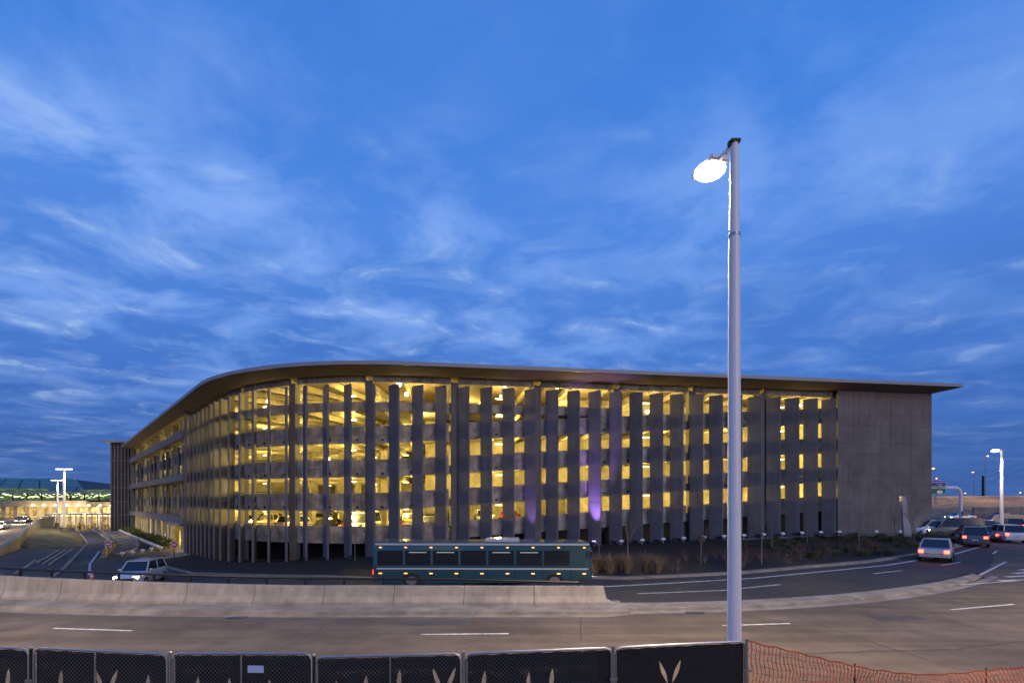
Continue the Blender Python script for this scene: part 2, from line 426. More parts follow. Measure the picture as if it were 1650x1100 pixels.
# raised kerb strip in front of the barrier, and the low median continuing to the right
structure('median_kerb', grid(fr(-60, 4.2, 1.2), lambda x: B(x)-1.75, lambda x: B(x)+.3, 3, .12, skirt=.16), M['kerb'])
structure('median_island', grid(fr(4.2, 25, .8), lambda x: B(x)-1.1+max(0,(x-18))*.03, lambda x: B(x)-.1-max(0,(x-18))*.03, 2, .10, skirt=.14), M['kerb'])
structure('gutter_strip', grid(fr(-60, 26, 1.2), lambda x: B(x)-2.15-(-.55 if x > 4.2 else 0), lambda x: B(x)-1.76-(-.62 if x > 4.2 else 0), 1, .004), M['kerb'])
structure('bed_kerb', grid(fr(-42, 47.4, 1.0), lambda x: K(x)-.55, lambda x: K(x)+.02, 2, .09, skirt=.14), M['kerb'])
# painted lines
def stripe(name, pts, w=.12, dz=.006):
    mb = MB(); P = []
    for i in range(len(pts)-1):
        (x0, y0), (x1, y1) = pts[i], pts[i+1]; n = max(1, int(math.hypot(x1-x0, y1-y0)/1.0))
        for k in range(n): P.append((x0+(x1-x0)*k/n, y0+(y1-y0)*k/n))
    P.append(pts[-1]); l = []
    for i, (x, y) in enumerate(P):
        a = P[max(0, i-1)]; b = P[min(len(P)-1, i+1)]; d = math.hypot(b[0]-a[0], b[1]-a[1]); nx, ny = -(b[1]-a[1])/d*w/2, (b[0]-a[0])/d*w/2
        l.append(((x+nx, y+ny, G(x+nx, y+ny)+dz), (x-nx, y-ny, G(x-nx, y-ny)+dz)))
    for i in range(len(l)-1): mb.quad(l[i][0], l[i][1], l[i+1][1], l[i+1][0])
    return structure(name, mb, M['paint'])
for seg in ([(-26.5,18.6),(-23,17.9)], [(-14.5,16.2),(-11.8,15.9)], [(-2.75,15.45),(-.1,15.55)], [(6.8,16.55),(9.15,16.85)], [(16.3,19.0),(19.6,20.0)], [(28,23.6),(31,25.2)]):
    stripe('lane_dash', seg, .12)
stripe('edge_line', [(5.5,22.5),(9.5,23.3),(13.1,25.0)], .13, dz=-.012)
stripe('edge_line', [(1.0,25.0),(4.5,24.6),(12.8,27.2),(23.7,32.4),(33,38.5),(44,47.5)], .2, dz=-.012)
for seg in ([(20.2,28.6),(22.8,29.9)], [(27.1,32.3),(29.8,34.0)], [(37,39.4),(39.7,41.9)], [(52,54),(54,56.6)]): stripe('lane_dash', seg, .14, dz=.0)
for k in range(5): stripe('chevron_bar', [(24.6+k*1.7, 25.9+k*1.35), (27.2+k*1.7, 26.4+k*1.5)], .3, dz=.014)
stripe('chevron_edge', [(21.5,25.0),(25.5,27.9),(33,34.2)], .14, dz=.014)
stripe('chevron_edge', [(21.5,24.6),(27,26.4),(35,32.5)], .14, dz=.014)
# left-hand link road lines
stripe('lane_edge', [(-58,72),(-47,57),(-38,46)], .2, -.01)
stripe('stop_line', [(-33.2,41.5),(-31.0,36.0)], .35, -.01); stripe('stop_line', [(-31.2,42.0),(-29.6,36.2)], .35, -.01)

rnd_ = random.Random(3)
def crack(x0, y0, x1, y1, w, nm='crack_seal'):
    pts = []; n = int(math.hypot(x1-x0, y1-y0)/.5)+1
    for i in range(n+1):
        t = i/n; pts.append((x0+(x1-x0)*t+rnd_.uniform(-.05,.05), y0+(y1-y0)*t+rnd_.uniform(-.05,.05)))
    mb = MB()
    for a, b in zip(pts, pts[1:]):
        d = math.hypot(b[0]-a[0], b[1]-a[1]) or 1; nx, ny = -(b[1]-a[1])/d*w/2, (b[0]-a[0])/d*w/2
        mb.quad((a[0]+nx,a[1]+ny,.004),(a[0]-nx,a[1]-ny,.004),(b[0]-nx,b[1]-ny,.004),(b[0]+nx,b[1]+ny,.004))
    structure(nm, mb, M['asphalt_dark'])
for q in ((-20,13.4,-9,13.0,.05),(-9,13.0,3,13.1,.05),(3,13.1,12,13.9,.05),(12,13.9,20,16.4,.05),(-16,15,-15.2,18.2,.035),(-6.5,12,-5.9,17.4,.035),(2,14.8,2.4,17.8,.03),(10.5,13,9.8,18.5,.035),(15,14,14.2,20,.035),(22,17,20.4,23,.04)): crack(*q)
for (x, y, w, d) in ((-3.6,16.6,2.2,.75),(12.4,17.3,1.8,.8),(-13,12.7,2.6,.7)):
    mb = MB(); mb.quad((x,y,.0045),(x+w,y+.03,.0045),(x+w,y+d,.0045),(x,y+d,.0045)); structure('asphalt_patch', mb, M['asphalt'])
for i, (x, lb) in enumerate(((-9.5,'iron drain grate in the gutter at the foot of the kerb strip, left one'),(6.6,'iron drain grate in the gutter beside the low median, right one'))):
    g = empty('drain_grate', (x, B(x)-(2.25 if x < 4 else 1.6), .0), 0, lb, 'drain grate', 'drain grates in the gutter')
    mb = MB(); mb.box((0,0,.008), (.5,.3,.014)); mb.build('frame', M['dark'], g, world=False)
    for k in range(7): mb = MB(); mb.box((-.3+k*.1,0,.022), (.05,.28,.012)); mb.build('bar', M['steel'], g, world=False)
# planting bed between road and garage
E0 = Vector((47.8, 58.3)); d0 = Vector((-.9887, -.1503)); L1 = 58.46; RC = 26.0; TH0 = R(8.65); TH1 = R(48.0)
LA = RC*(TH0+TH1)
def path(s):
    """point, direction (going left), outward normal of the garage front"""
    if s <= L1: p = E0+d0*s; d = d0
    else:
        th = min((s-L1)/RC, TH0+TH1); ph = -TH0+th
        p0 = E0+d0*L1
        p = p0 + Vector((-(math.sin(ph)-math.sin(-TH0))*RC, (-math.cos(ph)+math.cos(-TH0))*RC))
        d = Vector((-math.cos(ph), math.sin(ph)))
        if s > L1+LA: p = p + d*(s-L1-LA)
    return p, d, Vector((-d.y, d.x))
def PO(s, off): p, d, n = path(s); return p+n*off          # off > 0 is outwards
def Fy(x):
    pts = _FP
    return interp(x, [q[0] for q in pts], [q[1] for q in pts])
_FP = sorted([tuple(PO(s, 0)) for s in [-3]+[i*2.5 for i in range(0, 41)]])
structure('planting_bed', grid(fr(-41, 48.5, 1.2), lambda x: K(x), lambda x: max(Fy(x)+1.2, K(x)+.5), 12, .06), M['soil'])
structure('base_pavement', grid(fr(22, 50.5, 1.2), lambda x: Fy(x)-2.2, lambda x: Fy(x)-.6, 2, .085, skirt=.1), M['kerb'])

# ================================================================== the parking garage
def groundz(s):
    p = PO(s, 0); return G(p.x, p.y)
def ramp(s): return .063*max(0, 61.5-s) if s > 0 else .063*61.5
PAR = [1.6, 4.85, 8.1, 11.4]                 # parapet tops, left end
SOF = [-.1, 3.12, 6.38, 9.7]                  # undersides
garage = empty('parking_garage', (0, 52, 0), 0, 'long five-level concrete parking garage with vertical fins and a thin curved flat roof', 'parking garage')
FIN0, FSP = 13.1, 2.225
SFIN = [FIN0+FSP*k for k in range(40)]
SCOL = [12.0+8.4*j for j in range(11)]
JZ = [3.94-3.2, 3.94, 7.05, 10.2]
for k, s in enumerate(SFIN):
    p, d, n = path(s); tr = -d
    w = (tr*math.cos(R(45))+n*math.sin(R(45))).normalized(); q = Vector((-w.y, w.x))
    zb = groundz(s)-.4; zt = 15.25
    def prism(mb, z0, z1, wid, th, bev=.03):
        a = wid/2; b = th/2
        pts = [(-a+bev,-b),(a-bev,-b),(a,-b+bev),(a,b-bev),(a-bev,b),(-a+bev,b),(-a,b-bev),(-a,-b+bev)]
        rr = [[(p.x+w.x*u+q.x*v, p.y+w.y*u+q.y*v, z) for u, v in pts] for z in (z0, z1)]
        mb.loft(rr)
    mb = MB(); prism(mb, zb, zt-.03, 1.34, .15)
    fo = mb.build('fin', M['fin'], garage)
    zz = [zb]+[z for z in JZ if z > zb+.3]+[zt]
    for a, b in zip(zz, zz[1:]):
        mb = MB(); prism(mb, a+(.0 if a == zb else .03), b-(.0 if b == zt else .03), 1.40, .21)
        mb.build('fin_panel', M['fin'], fo)
# columns
for s in SCOL:
    p, d, n = path(s); mb = MB(); c = PO(s, -1.0); zb = groundz(s)-.4
    mb.box((c.x, c.y, (zb+15.8)/2), (.75, .75, 15.8-zb), math.atan2(d.y, d.x))
    mb.build('column', M['fin'], garage, bevel=.02)
# swept strips
def sweep(mb, s0, s1, prof, step=2.0, closed=True, caps=True):
    """prof(s) -> list of (offset, z)"""
    n = max(1, int(math.ceil((s1-s0)/step))); rings = []
    for i in range(n+1):
        s = s0+(s1-s0)*i/n
        rings.append([(PO(s, o).x, PO(s, o).y, z) for o, z in prof(s)])
    mb.loft(rings, caps, closed)
def rect(o0, o1, z0, z1): return lambda s: [(o0, z0(s)), (o1, z0(s)), (o1, z1(s)), (o0, z1(s))]
bays = [(SCOL[j]+.375, SCOL[j+1]-.375) for j in range(len(SCOL)-1)]+[(SCOL[-1]+.375, 100.9)]
for bi, (a, b) in enumerate(bays):
    for k in range(4):
        # parapet: upper part stops short of the column (light shows through the slot), lower part runs on
        mid_ = (lambda s, k=k: SOF[k]+ramp(s)+.85)
        mb = MB(); sweep(mb, a, b-.0, rect(-1.2, -.95, lambda s, k=k: SOF[k]+ramp(s), lambda s: mid_(s)-.008))
        mb.build('spandrel_panel', M['cast'], garage)
        h_ = (b-a-.22)/2
        for u in (0, 1):
            mb = MB(); sweep(mb, a+.22+h_*u+(.012 if u else 0), a+.22+h_*(u+1)-(.012 if not u else 0), rect(-1.18, -.93, lambda s: mid_(s)+.008, lambda s, k=k: PAR[k]+ramp(s)))
            mb.build('spandrel_panel', M['cast'], garage)
    if a > 37:
        mb = MB(); sweep(mb, a, b, rect(-1.2, -.95, lambda s: 12.9, lambda s: 13.8)); mb.build('spandrel_panel', M['cast'], garage)
    mb = MB(); sweep(mb, a, b, rect(-1.25, -.9, lambda s: 15.72, lambda s: 16.28)); mb.build('roof_beam', M['cast'], garage)
    # conduit blobs / bolts on the spandrels
    for k in range(1, 4):
        for t in (.12, .5, .88):
            s = a+(b-a)*t; c = PO(s, -.9); mb = MB(); mb.sphere((c.x, c.y, SOF[k]+ramp(s)+.35), .12, 6); mb.build('drain_outlet', M['dark'], garage)
    for k in range(4):          # cable rail above the parapets of the curved end
        if a < 60: continue
        mb = MB(); pts = [(PO(s, -1.05).x, PO(s, -1.05).y, PAR[k]+ramp(s)+.16) for s in fr(a, b, 2)]
        mb.tube(pts, .035, 5); mb.tube([(x, y, z-.15) for x, y, z in pts[::4] for _ in (0,)][:1]+[(pts[0][0], pts[0][1], pts[0][2])], .02, 4)
        mb.build('hand_rail', M['steel'], garage)
# floors, ceiling ribs, back walls
DEP = -21
mb = MB()
for k in range(4):
    sweep(mb, 12.4, 101, rect(DEP, -1.2, lambda s, k=k: SOF[k]+ramp(s)+.62, lambda s, k=k: SOF[k]+ramp(s)+.8), 3)
sweep(mb, 37.6, 101, rect(DEP, -1.2, lambda s: 13.3, lambda s: 13.5), 3)
mb.build('deck_slab', M['deckf'], garage)
mb = MB()
for k in range(5):
    s = 13.5
    while s < 100.5:
        if k == 4 and s < 38: s += 2.8; continue
        z = (SOF[k]+ramp(s)+.6) if k < 4 else 13.28
        p0, p1 = PO(s, -1.3), PO(s, DEP+.3)
        mb.beam((p0.x, p0.y, z-.25), (p1.x, p1.y, z-.25), .28, .52); s += 2.8
o = mb.build('ceiling_rib', M['inner'], garage); o['kind'] = 'stuff'
mb = MB(); s = 12.6
while s < 100.5:
    p0, p1 = PO(s, -1.3), PO(s, DEP+.3); mb.beam((p0.x, p0.y, 15.95), (p1.x, p1.y, 15.95), .3, .55); s += 4.2
o = mb.build('roof_rib', M['inner'], garage); o['kind'] = 'stuff'
# back wall (upper floors), inner ramp walls
mb = MB()
sweep(mb, 12.4, 101, rect(DEP-.3, DEP, lambda s: 3.6+ramp(s), lambda s: 16.2), 3)
sweep(mb, 12.4, 40, rect(-9.3, -9, lambda s: -1, lambda s: 16.2), 3)
sweep(mb, 40, 57, rect(-9.3, -9, lambda s: SOF[1]+.85+ramp(s), lambda s: 13.25), 3)
mb.build('inner_wall', M['inner'], garage)
mb = MB()
sweep(mb, 12.4, 101, rect(DEP-16.3, DEP-16, lambda s: -3, lambda s: 4.2), 3) if False else None
for j in range(1, 11):
    for dd in (-9.6, -16):
        c = PO(SCOL[j]+1.2, dd)
        if j == 4 and dd == -16: continue
        m2 = MB(); _, d, _n = path(SCOL[j]+1.2); m2.box((c.x, c.y, 6.5), (.7, .5, 19), math.atan2(d.y, d.x)); m2.build('inner_column', M['inner'], garage)
c0 = PO(101, -2.5); c1 = PO(101, -21.4); mb = MB(); mb.beam((c0.x, c0.y, 6.5), (c1.x, c1.y, 6.5), .25, 19.4); mb.build('cross_wall', M['inner'], garage)
# ground storey: black sheet standing in for the shade of the open recess
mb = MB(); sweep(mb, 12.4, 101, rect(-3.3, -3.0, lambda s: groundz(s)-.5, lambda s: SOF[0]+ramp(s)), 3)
mb.build('recess_shade', M['dark'], garage)
# level-one back wall far behind the parked cars
mb = MB(); sweep(mb, 12.4, 101, rect(DEP-.3, DEP, lambda s: .6+ramp(s), lambda s: 3.6+ramp(s)), 3); mb.build('rear_wall', M['inner'], garage)
# end wall of square panels
e_s0, e_s1 = 0.0, 12.0
mb = MB(); sweep(mb, e_s0+.02, e_s1, rect(-.5, -.09, lambda s: groundz(s)-.3, lambda s: 16.28)); ew = mb.build('end_wall', M['dark'], garage)
rowz = [groundz(3)-.2, 2.74, 3.93, 5.92, 7.08, 9.3, 10.5, 12.48, 13.65, 15.7, 16.27]
for i in range(9):
    a = e_s0+(e_s1-e_s0)*i/9; b = e_s0+(e_s1-e_s0)*(i+1)/9
    for j in range(len(rowz)-1):
        z0, z1 = rowz[j], rowz[j+1]
        dp = random.uniform(-.006, .006)
        mb = MB(); sweep(mb, a+.007, b-.007, rect(-.1, .0+dp, lambda s: z0+.008, lambda s: z1-.008), 5)
        mb.build('wall_panel', M['wallp'] if (i*7+j*3+random.randint(0, 2)) % 3 else M['wallp2'], ew)
# side return of the end wall
c0 = PO(0, 0); c1 = PO(0, -22); mb = MB()
mb.beam((c0.x+.02-.15, c0.y+.3, 7.5), (c1.x-.15, c1.y, 7.5), .3, 17.5); mb.build('side_wall', M['wallp'], garage)
c0 = PO(12.2, -.6); c1 = PO(12.2, -22); mb = MB(); mb.beam((c0.x, c0.y, 7.5), (c1.x, c1.y, 7.5), .25, 17.4); mb.build('cross_wall', M['inner'], garage)
# roof
def roofprof(s):
    zi = 16.3
    if s < 0: zi = 16.3+.42*min(1, -s/1.9)
    return [(1.85, 17.02), (1.85, 16.74), (0.0, zi), (-1.3, zi), (DEP-2, zi), (DEP-2, 17.02)]
mb = MB(); 
n_ = 70; rings = []
for s in [-1.9, -.95, 0]+fr(1.5, 168, 2.2):
    rings.append([(PO(s, o).x, PO(s, o).y, z) for o, z in roofprof(s)])
mb.loft(rings)
mb.build('roof', M['soffit'], garage)
mb = MB(); sweep(mb, -1.93, 168, rect(1.8, 1.9, lambda s: 16.72, lambda s: 17.06), 2.2); mb.build('roof_edge', M['roof'], garage)
mb = MB(); pa, pb = PO(-1.93, 1.8), PO(-1.93, -20); mb.beam((pa.x, pa.y, 16.89), (pb.x, pb.y, 16.89), .1, .34); mb.build('roof_edge', M['roof'], garage)
for i in range(14):
    s = 5+i*9.5; c = PO(s, 1.3); mb = MB(); mb.tube([(c.x, c.y, 17), (c.x, c.y, 17.5)], .018, 4); mb.build('lightning_rod', M['steel'], garage)
# left-hand straight wing
W0, W1 = 101.0, 166.0
mb = MB(); sweep(mb, W0-.1, W0+.25, rect(-1.3, .45, lambda s: -3.3, lambda s: 16.3)); mb.build('wing_pier', M['fin'], garage)
for z0, z1 in ((12.9, 13.9), (6.95, 7.95), (.95, 1.9)):
    nseg = 8
    for i in range(nseg):
        a = W0+.3+(W1-W0-.3)*i/nseg; b = W0+.3+(W1-W0-.3)*(i+1)/nseg
        mb = MB(); sweep(mb, a+.01, b-.01, rect(-1.3, .55, lambda s: z0, lambda s: z1), 9); mb.build('spandrel_panel', M['wallp2'], garage)
for zf in (PAR[1], PAR[3]):
    for i in range(8):
        a = W0+.3+(W1-W0-.3)*i/8; b = W0+.3+(W1-W0-.3)*(i+1)/8
        z0 = (4.6, 3.3)[0] if zf == PAR[1] else 10.4
        mb = MB(); sweep(mb, a+.01, b-.01, rect(-1.2, -.95, lambda s: zf-1.7, lambda s: zf), 9); mb.build('spandrel_panel', M['cast'], garage)
s = W0+1.6; 
while s < W1:
    for z0, z1 in ((1.9, 6.95), (7.95, 12.4)):
        c = PO(s, -.72); _, d, _n = path(s); mb = MB(); mb.box((c.x, c.y, (z0+z1)/2), (1.9, .12, z1-z0-.02), math.atan2(d.y, d.x)); mb.build('louvre_blade', M['blade'], garage)
    s += 4.9
for i in range(9):
    s = W0+8+i*7.0
    c = PO(s, -.9); _, d, _n = path(s); mb = MB(); mb.box((c.x, c.y, 6.6), (.75, .75, 19.2), math.atan2(d.y, d.x)); mb.build('column', M['fin'], garage)
s = W0+14
while s < W1-1:         # pale screen blades of the lit ground floor
    c = PO(s, -.5); _, d, _n = path(s); mb = MB(); mb.box((c.x, c.y, -1.0), (1.3, .14, 3.88), math.atan2(d.y, d.x)); mb.build('screen_blade', M['inner'], garage); s += 3.3
mb = MB()
for z in (.9, SOF[1]+.8, 7.0, SOF[3]+.8, 13.3): sweep(mb, W0, W1, rect(-9.5, -1.3, lambda s: z-.2, lambda s: z), 9)
sweep(mb, W0, W1, rect(-9.5, -1.2, lambda s: -3.1, lambda s: -2.87), 9)
mb.build('deck_slab', M['deckf'], garage)
mb = MB(); sweep(mb, W0+.3, W1, rect(-9.7, -9.4, lambda s: -3, lambda s: 16.3), 9); mb.build('inner_wall', M['inner'], garage)
mb = MB(); c0, c1 = PO(W1, .3), PO(W1, -9.6); mb.beam((c0.x, c0.y, 6.6), (c1.x, c1.y, 6.6), .3, 19.2); mb.build('side_wall', M['fin'], garage)
# portal: dark clearance frame, yellow bollards
p0, p1 = PO(W0+2.6, .62), PO(W0+12.4, .62)
mb = MB(); sweep(mb, W0+2.4, W0+13.2, rect(-.4, .62, lambda s: .55, lambda s: .94)); mb.build('portal_beam', M['cast'], garage)
for s in (W0+2.6, W0+13):
    c = PO(s, -.1); mb = MB(); mb.box((c.x, c.y, -1.0), (.6, .6, 3.9), R(-48)); mb.build('portal_pier', M['inner'], garage)
# exit signs and coloured panels seen through the openings
def wallsign(s, off, z, w, h, m):
    c = PO(s, off); _, d, n = path(s); mb = MB(); mb.box((c.x, c.y, z), (w, .12, h), math.atan2(d.y, d.x)); return mb.build('lit_panel', m, garage)
wallsign(60.6, -6, 2.6, .9, 1.7, M['e_exitb']); wallsign(60.6, -6, 5.7, .8, .9, M['e_exitg'])
wallsign(47.2, -5, 4.4, 1.1, .6, M['e_exitb']); wallsign(24.0, -4, 13.4, 1.7, .5, M['e_exitr'])
# flood lamps that show as bright points
YEL = (1.0, .70, .15)
for px_i, py_i, big_ in ((481,627,1.3),(433,646,.9),(646,619,1.4),(653,635,1.1),(723,657,1.1),(531,739,1.1),(391,739,1.1),(391,777,1.0),(815,621,1.3),(805,638,.6),
                   (895,623,1.3),(1052,628,1.2),(1043,663,1.1),(1126,630,1.3),(1269,633,1.3),(1290,653,.6)):
    t = (px_i-825)/825
    best = min(fr(12, 100, .4), key=lambda s: abs(PO(s, -2.2).x-t*PO(s, -2.2).y)); c = PO(best, -2.2)
    z = CAMZ+(808-py_i)/825*c.y
    f = empty('flood_lamp_mount', (0,0,0)); 
    bpy.data.objects.remove(f)
    mb = MB(); mb.sphere((c.x, c.y, z), .15*big_+.03, 10); lo = mb.build('ceiling_lamp', M['e_sodium'], garage, True)
    mb = MB(); mb.tube([(c.x, c.y+.1, z+.14*big_), (c.x, c.y+.15, z+.55)], .04, 5); mb.build('lamp_stem', M['steel'], lo)
    lamp('POINT', (c.x, c.y-.35, z-.3), 55*big_, (1, .76, .3), garage, .2)
# general ceiling lamps (small tubes) with their light
def inlamp(s, off, z, e=150):
    c = PO(s, off); _, d, _n = path(s)
    mb = MB(); mb.box((c.x, c.y, z), (.7, .16, .07), math.atan2(d.y, d.x)); lo = mb.build('tube_lamp', M['e_tube'], garage)
    lamp('POINT', (c.x, c.y, z-.28), e, YEL, garage, .25)
for k in range(5):
    s = 15.5
    while s < 100:
        if k < 4: z = (SOF[k+1] if k < 3 else 12.9)+.1+ramp(s)
        else: z = 15.5
        if k == 3 and s < 37: s += 8.4; continue
        inlamp(s, -4.6, z-.35, (1250, 1050, 1050, 1050, 950)[k]*(1 if s < 66 else .42))
        if k == 0 or (k < 4 and s > 56): inlamp(s+3, -13.5, z-.35, 800 if k == 0 else 300)
        s += 8.4
s = 16
while s < 101: 
    lamp('POINT', (*PO(s, -12), 15.2), 900, YEL, garage, .3); s += 12
for zc_ in (.35, 3.4, 6.6, 9.7, 12.6, 15.7):
    s = W0+4
    while s < W1:
        lamp('POINT', (*PO(s, -4.5), zc_-.1), (2000 if zc_ < 1 else 800), YEL, garage, .3); s += 11
c = PO(W0+7.5, -3.0); mb = MB(); mb.sphere((c.x, c.y, -.15), .28, 8); mb.build('ceiling_lamp', M['e_sodium'], garage, True)
# lightwell behind the ramp: tower block at the far left end
tower = empty('stair_tower', (-92, 124, 0), 0, 'narrow dark tower with its own small roof at the far left end of the garage', 'tower')
tz0, tz1 = -3, 17.9
ta, tb = (-.772*123, 123), (-.742*121, 121)
mb = MB(); mb.span(ta[0]+.3, tb[0], 121.6, 134, tz0, tz1); mb.build('wall', M['blade'], tower)
for i in range(7):
    x = ta[0]+.25+i*(tb[0]-ta[0]-.3)/6; mb = MB(); mb.span(x-.12, x+.12, 120.9, 121.58, tz0, tz1-.02); mb.build('fin', M['fin'], tower)
for z in (.8, 4, 7.2, 10.4, 13.6):
    for i in range(6):
        x = ta[0]+.25+(i+.5)*(tb[0]-ta[0]-.3)/6; mb = MB(); mb.span(x-.2, x+.2, 121.3, 121.58, z, z+.25); mb.build('bracket', M['roof'], tower)
mb = MB(); mb.span(ta[0]-1.2, tb[0]+3, 119.9, 136, tz1+.02, tz1+.5); mb.build('roof', M['roof'], tower)

# purple up-lights on two fins; row of small white ground floods in front of every fin
def uplight(s, i, lit=False, e=0, col=(.45, .22, 1.0)):
    c = PO(s+(.55 if lit else 0), 1.15 if lit else 1.35) ; z = G(c.x, c.y)+.08; p, d, n = path(s); a = math.atan2(n.y, n.x)
    r = empty('ground_floodlight', (c.x, c.y, z), a)
    mb = MB(); mb.tube([(0,0,0),(0,0,.28)], .03, 6); mb.build('stake', M['white'], r, world=False)
    mb = MB(); mb.box((0,0,.36), (.22,.42,.2), 0, 0, -.5); mb.build('housing', M['white'], r, world=False)
    mb = MB(); mb.box((-.06,0,.48), (.18,.36,.03), 0, 0, -.5); mb.build('lens', em('purple_lens', col, 6) if lit else M['lens_clear'], r, world=False)
    if lit:
        sp = lamp('SPOT', (c.x-n.x*.55, c.y-n.y*.55, z+.55), e, col, None, .08, spot_size=R(38), spot_blend=.9)
        sp.name = 'floodlight_beam'; sp.parent = r
        tgt = Vector((p.x, p.y, z+6.5)); src = Vector((c.x-n.x*.35, c.y-n.y*.35, z+.55))
        sp.location = Vector((-.0, 0, .62)); dirw = (tgt-Vector((c.x, c.y, z+.62)))
        dl = Matrix.Rotation(-a, 3, 'Z') @ dirw; sp.rotation_euler = dl.to_track_quat('-Z', 'Y').to_euler()
    return r
names_ = ['first','second','third','fourth','fifth','sixth','seventh','eighth','ninth','tenth','eleventh','twelfth','thirteenth','fourteenth','fifteenth','sixteenth','seventeenth','eighteenth','nineteenth','twentieth']
for k in range(0, 21):
    lit = k in (12, 15)
    r = uplight(SFIN[k]-.1, k, lit, 7000 if k == 12 else 1500)
    if k == 12: lb = 'ground floodlight throwing bright purple light up its concrete fin'
    elif k == 15: lb = 'ground floodlight throwing faint purple light up its concrete fin'
    else: lb = 'small white unlit floodlight at the foot of the %s concrete fin from the right' % (names_[k] if k < 20 else 'twenty-first')
    tag(r, lb, 'floodlight', 'floodlights along the foot of the fins')
for i, s in enumerate((2.5, 5.5, 8.5)):
    r = uplight(s, i); tag(r, 'small white unlit floodlight below the panel wall, %s from the corner' % names_[i], 'floodlight', 'floodlights along the foot of the fins')

# ================================================================== cars
def car_proto(kind):
    r = empty('car')
    if kind == 'sedan': Lh, W, H, bh = 2.3, .9, 1.45, .92; roof = (-1.25, -.55, .75, 1.45)
    elif kind == 'suv': Lh, W, H, bh = 2.35, .95, 1.75, 1.08; roof = (-2.05, -1.75, .55, 1.2)
    elif kind == 'pickup': Lh, W, H, bh = 2.75, .98, 1.85, 1.15; roof = (-.35, -.15, .95, 1.5)
    else: Lh, W, H, bh = 2.6, .98, 2.15, 1.15; roof = (-2.5, -2.35, 1.0, 1.8)
    # lower body loft along x (front is +x)
    st = [(-Lh, .42, bh-.22, .86), (-Lh+.12, .30, bh-.04, .95), (-Lh+.6, .26, bh, 1.0), (-1.0, .24, bh, 1.0), (.4, .24, bh, 1.0), (roof[3], .24, bh-.02, 1.0),
          (Lh-.7, .27, bh-.14, .98), (Lh-.15, .32, bh-.24, .90), (Lh, .42, bh-.36, .80)]
    rings = []
    for x, z0, z1, k in st:
        w = W*k; rings.append([(x, -w*.94, z0), (x, w*.94, z0), (x, w, z0+.18), (x, w, z1-.14), (x, w*.93, z1), (x, -w*.93, z1), (x, -w, z1-.14), (x, -w, z0+.18)])
    mb = MB(); mb.loft(rings); body = mb.build('body', PAINT['silver'], r, True)
    x0, x1, x2, x3 = roof; wr = W*.76; wb = W*.90
    def cab(shr, zt):
        return [[(x0, -wb*shr, bh-.01), (x0, wb*shr, bh-.01)], [(x1, -wr*shr, zt), (x1, wr*shr, zt)], [(x2, -wr*shr, zt), (x2, wr*shr, zt)], [(x3, -wb*shr, bh-.03), (x3, wb*shr, bh-.03)]]
    c = cab(1, H-.05); mb = MB(); rg = [[a, b] for a, b in c]
    P = [c[0][0], c[1][0], c[2][0], c[3][0]]; Q = [c[0][1], c[1][1], c[2][1], c[3][1]]
    mb.quad(*P); mb.quad(*Q)
    for i in range(3): mb.quad(P[i], Q[i], Q[i+1], P[i+1])
    mb.build('window_glass', M['glass'], r)
    mb = MB(); mb.box(((x1+x2)/2, 0, H-.03), (x2-x1+.1, wr*2+.06, .07)); 
    for sgn in (-1, 1):
        for a, b in ((0, 1), (2, 3)):
            pa, pb = Vector(c[a][0 if sgn < 0 else 1]), Vector(c[b][0 if sgn < 0 else 1]); mb.beam(pa, pb, .08, .09)
        xm = (x1+x2)/2; mb.beam((xm, sgn*wb*.995, bh), (xm, sgn*wr*1.0, H-.05), .09, .05)
        mb.box((x3-.25, sgn*(W+.08), bh+.06), (.12, .2, .14))
    mb.build('roof', PAINT['silver'], r, bevel=.02)
    for sx in (-Lh+.85, Lh-.9):
        for sy in (-1, 1):
            mb = MB(); mb.tube([(sx, sy*(W-.2), .33), (sx, sy*(W+.01), .33)], .33, 14); wv = mb.build('wheel', M['rubber'], r, True)
            mb = MB(); mb.tube([(sx, sy*(W), .33), (sx, sy*(W+.025), .33)], .21, 10); mb.build('rim', M['rim'], wv)
    for sy in (-1, 1):
        mb = MB(); mb.box((Lh-.10, sy*W*.66, bh-.36), (.16, .34, .15), sy*-.2); mb.build('headlight', M['lens_clear'], r)
        mb = MB(); mb.box((-Lh+.055, sy*W*.74, bh-.22), (.12, .26, .2), 0); mb.build('taillight', M['lens_off'], r)
    mb = MB(); mb.box((-Lh-.01, 0, .62), (.03, .4, .16)); mb.build('number_plate', M['paint'], r)
    mb = MB(); mb.box((Lh-.03, 0, .55), (.1, W*1.0, .2)); mb.build('grille', M['dark'], r)
    mb = MB(); mb.box((-Lh+.04, 0, .42), (.14, W*1.7, .2)); mb.box((Lh-.05, 0, .38), (.14, W*1.5, .16)); mb.build('bumper', PAINT['silver'], r, bevel=.02)
    return r
PROTO = {k: [car_proto(k), False] for k in ('sedan', 'suv', 'pickup', 'van')}
def put_car(kind, col, x, y, z, rz, label, group, lights=None, cat='car'):
    pr = PROTO[kind]; o = pr[0] if not pr[1] else copy_tree(pr[0]); pr[1] = True
    if o is pr[0]: pass
    o.location = (x, y, z); o.rotation_euler = (0, 0, rz); o.name = 'parked_car' if lights is None else 'car'
    tag(o, label, cat, group)
    def setm(ob, m): ob.material_slots[0].link = 'OBJECT'; ob.material_slots[0].material = m
    for ch in o.children:
        n = ch.name.split('.')[0]
        if n in ('body', 'roof', 'bumper'): setm(ch, PAINT[col])
        if n == 'headlight': setm(ch, M['lens_clear'] if lights is None else (M['e_head'] if lights != 'hot' else M['e_headhot']))
        if n == 'taillight': setm(ch, M['lens_off'] if lights is None else (M['e_brake'] if lights == 'brake' else M['e_tail']))
    return o
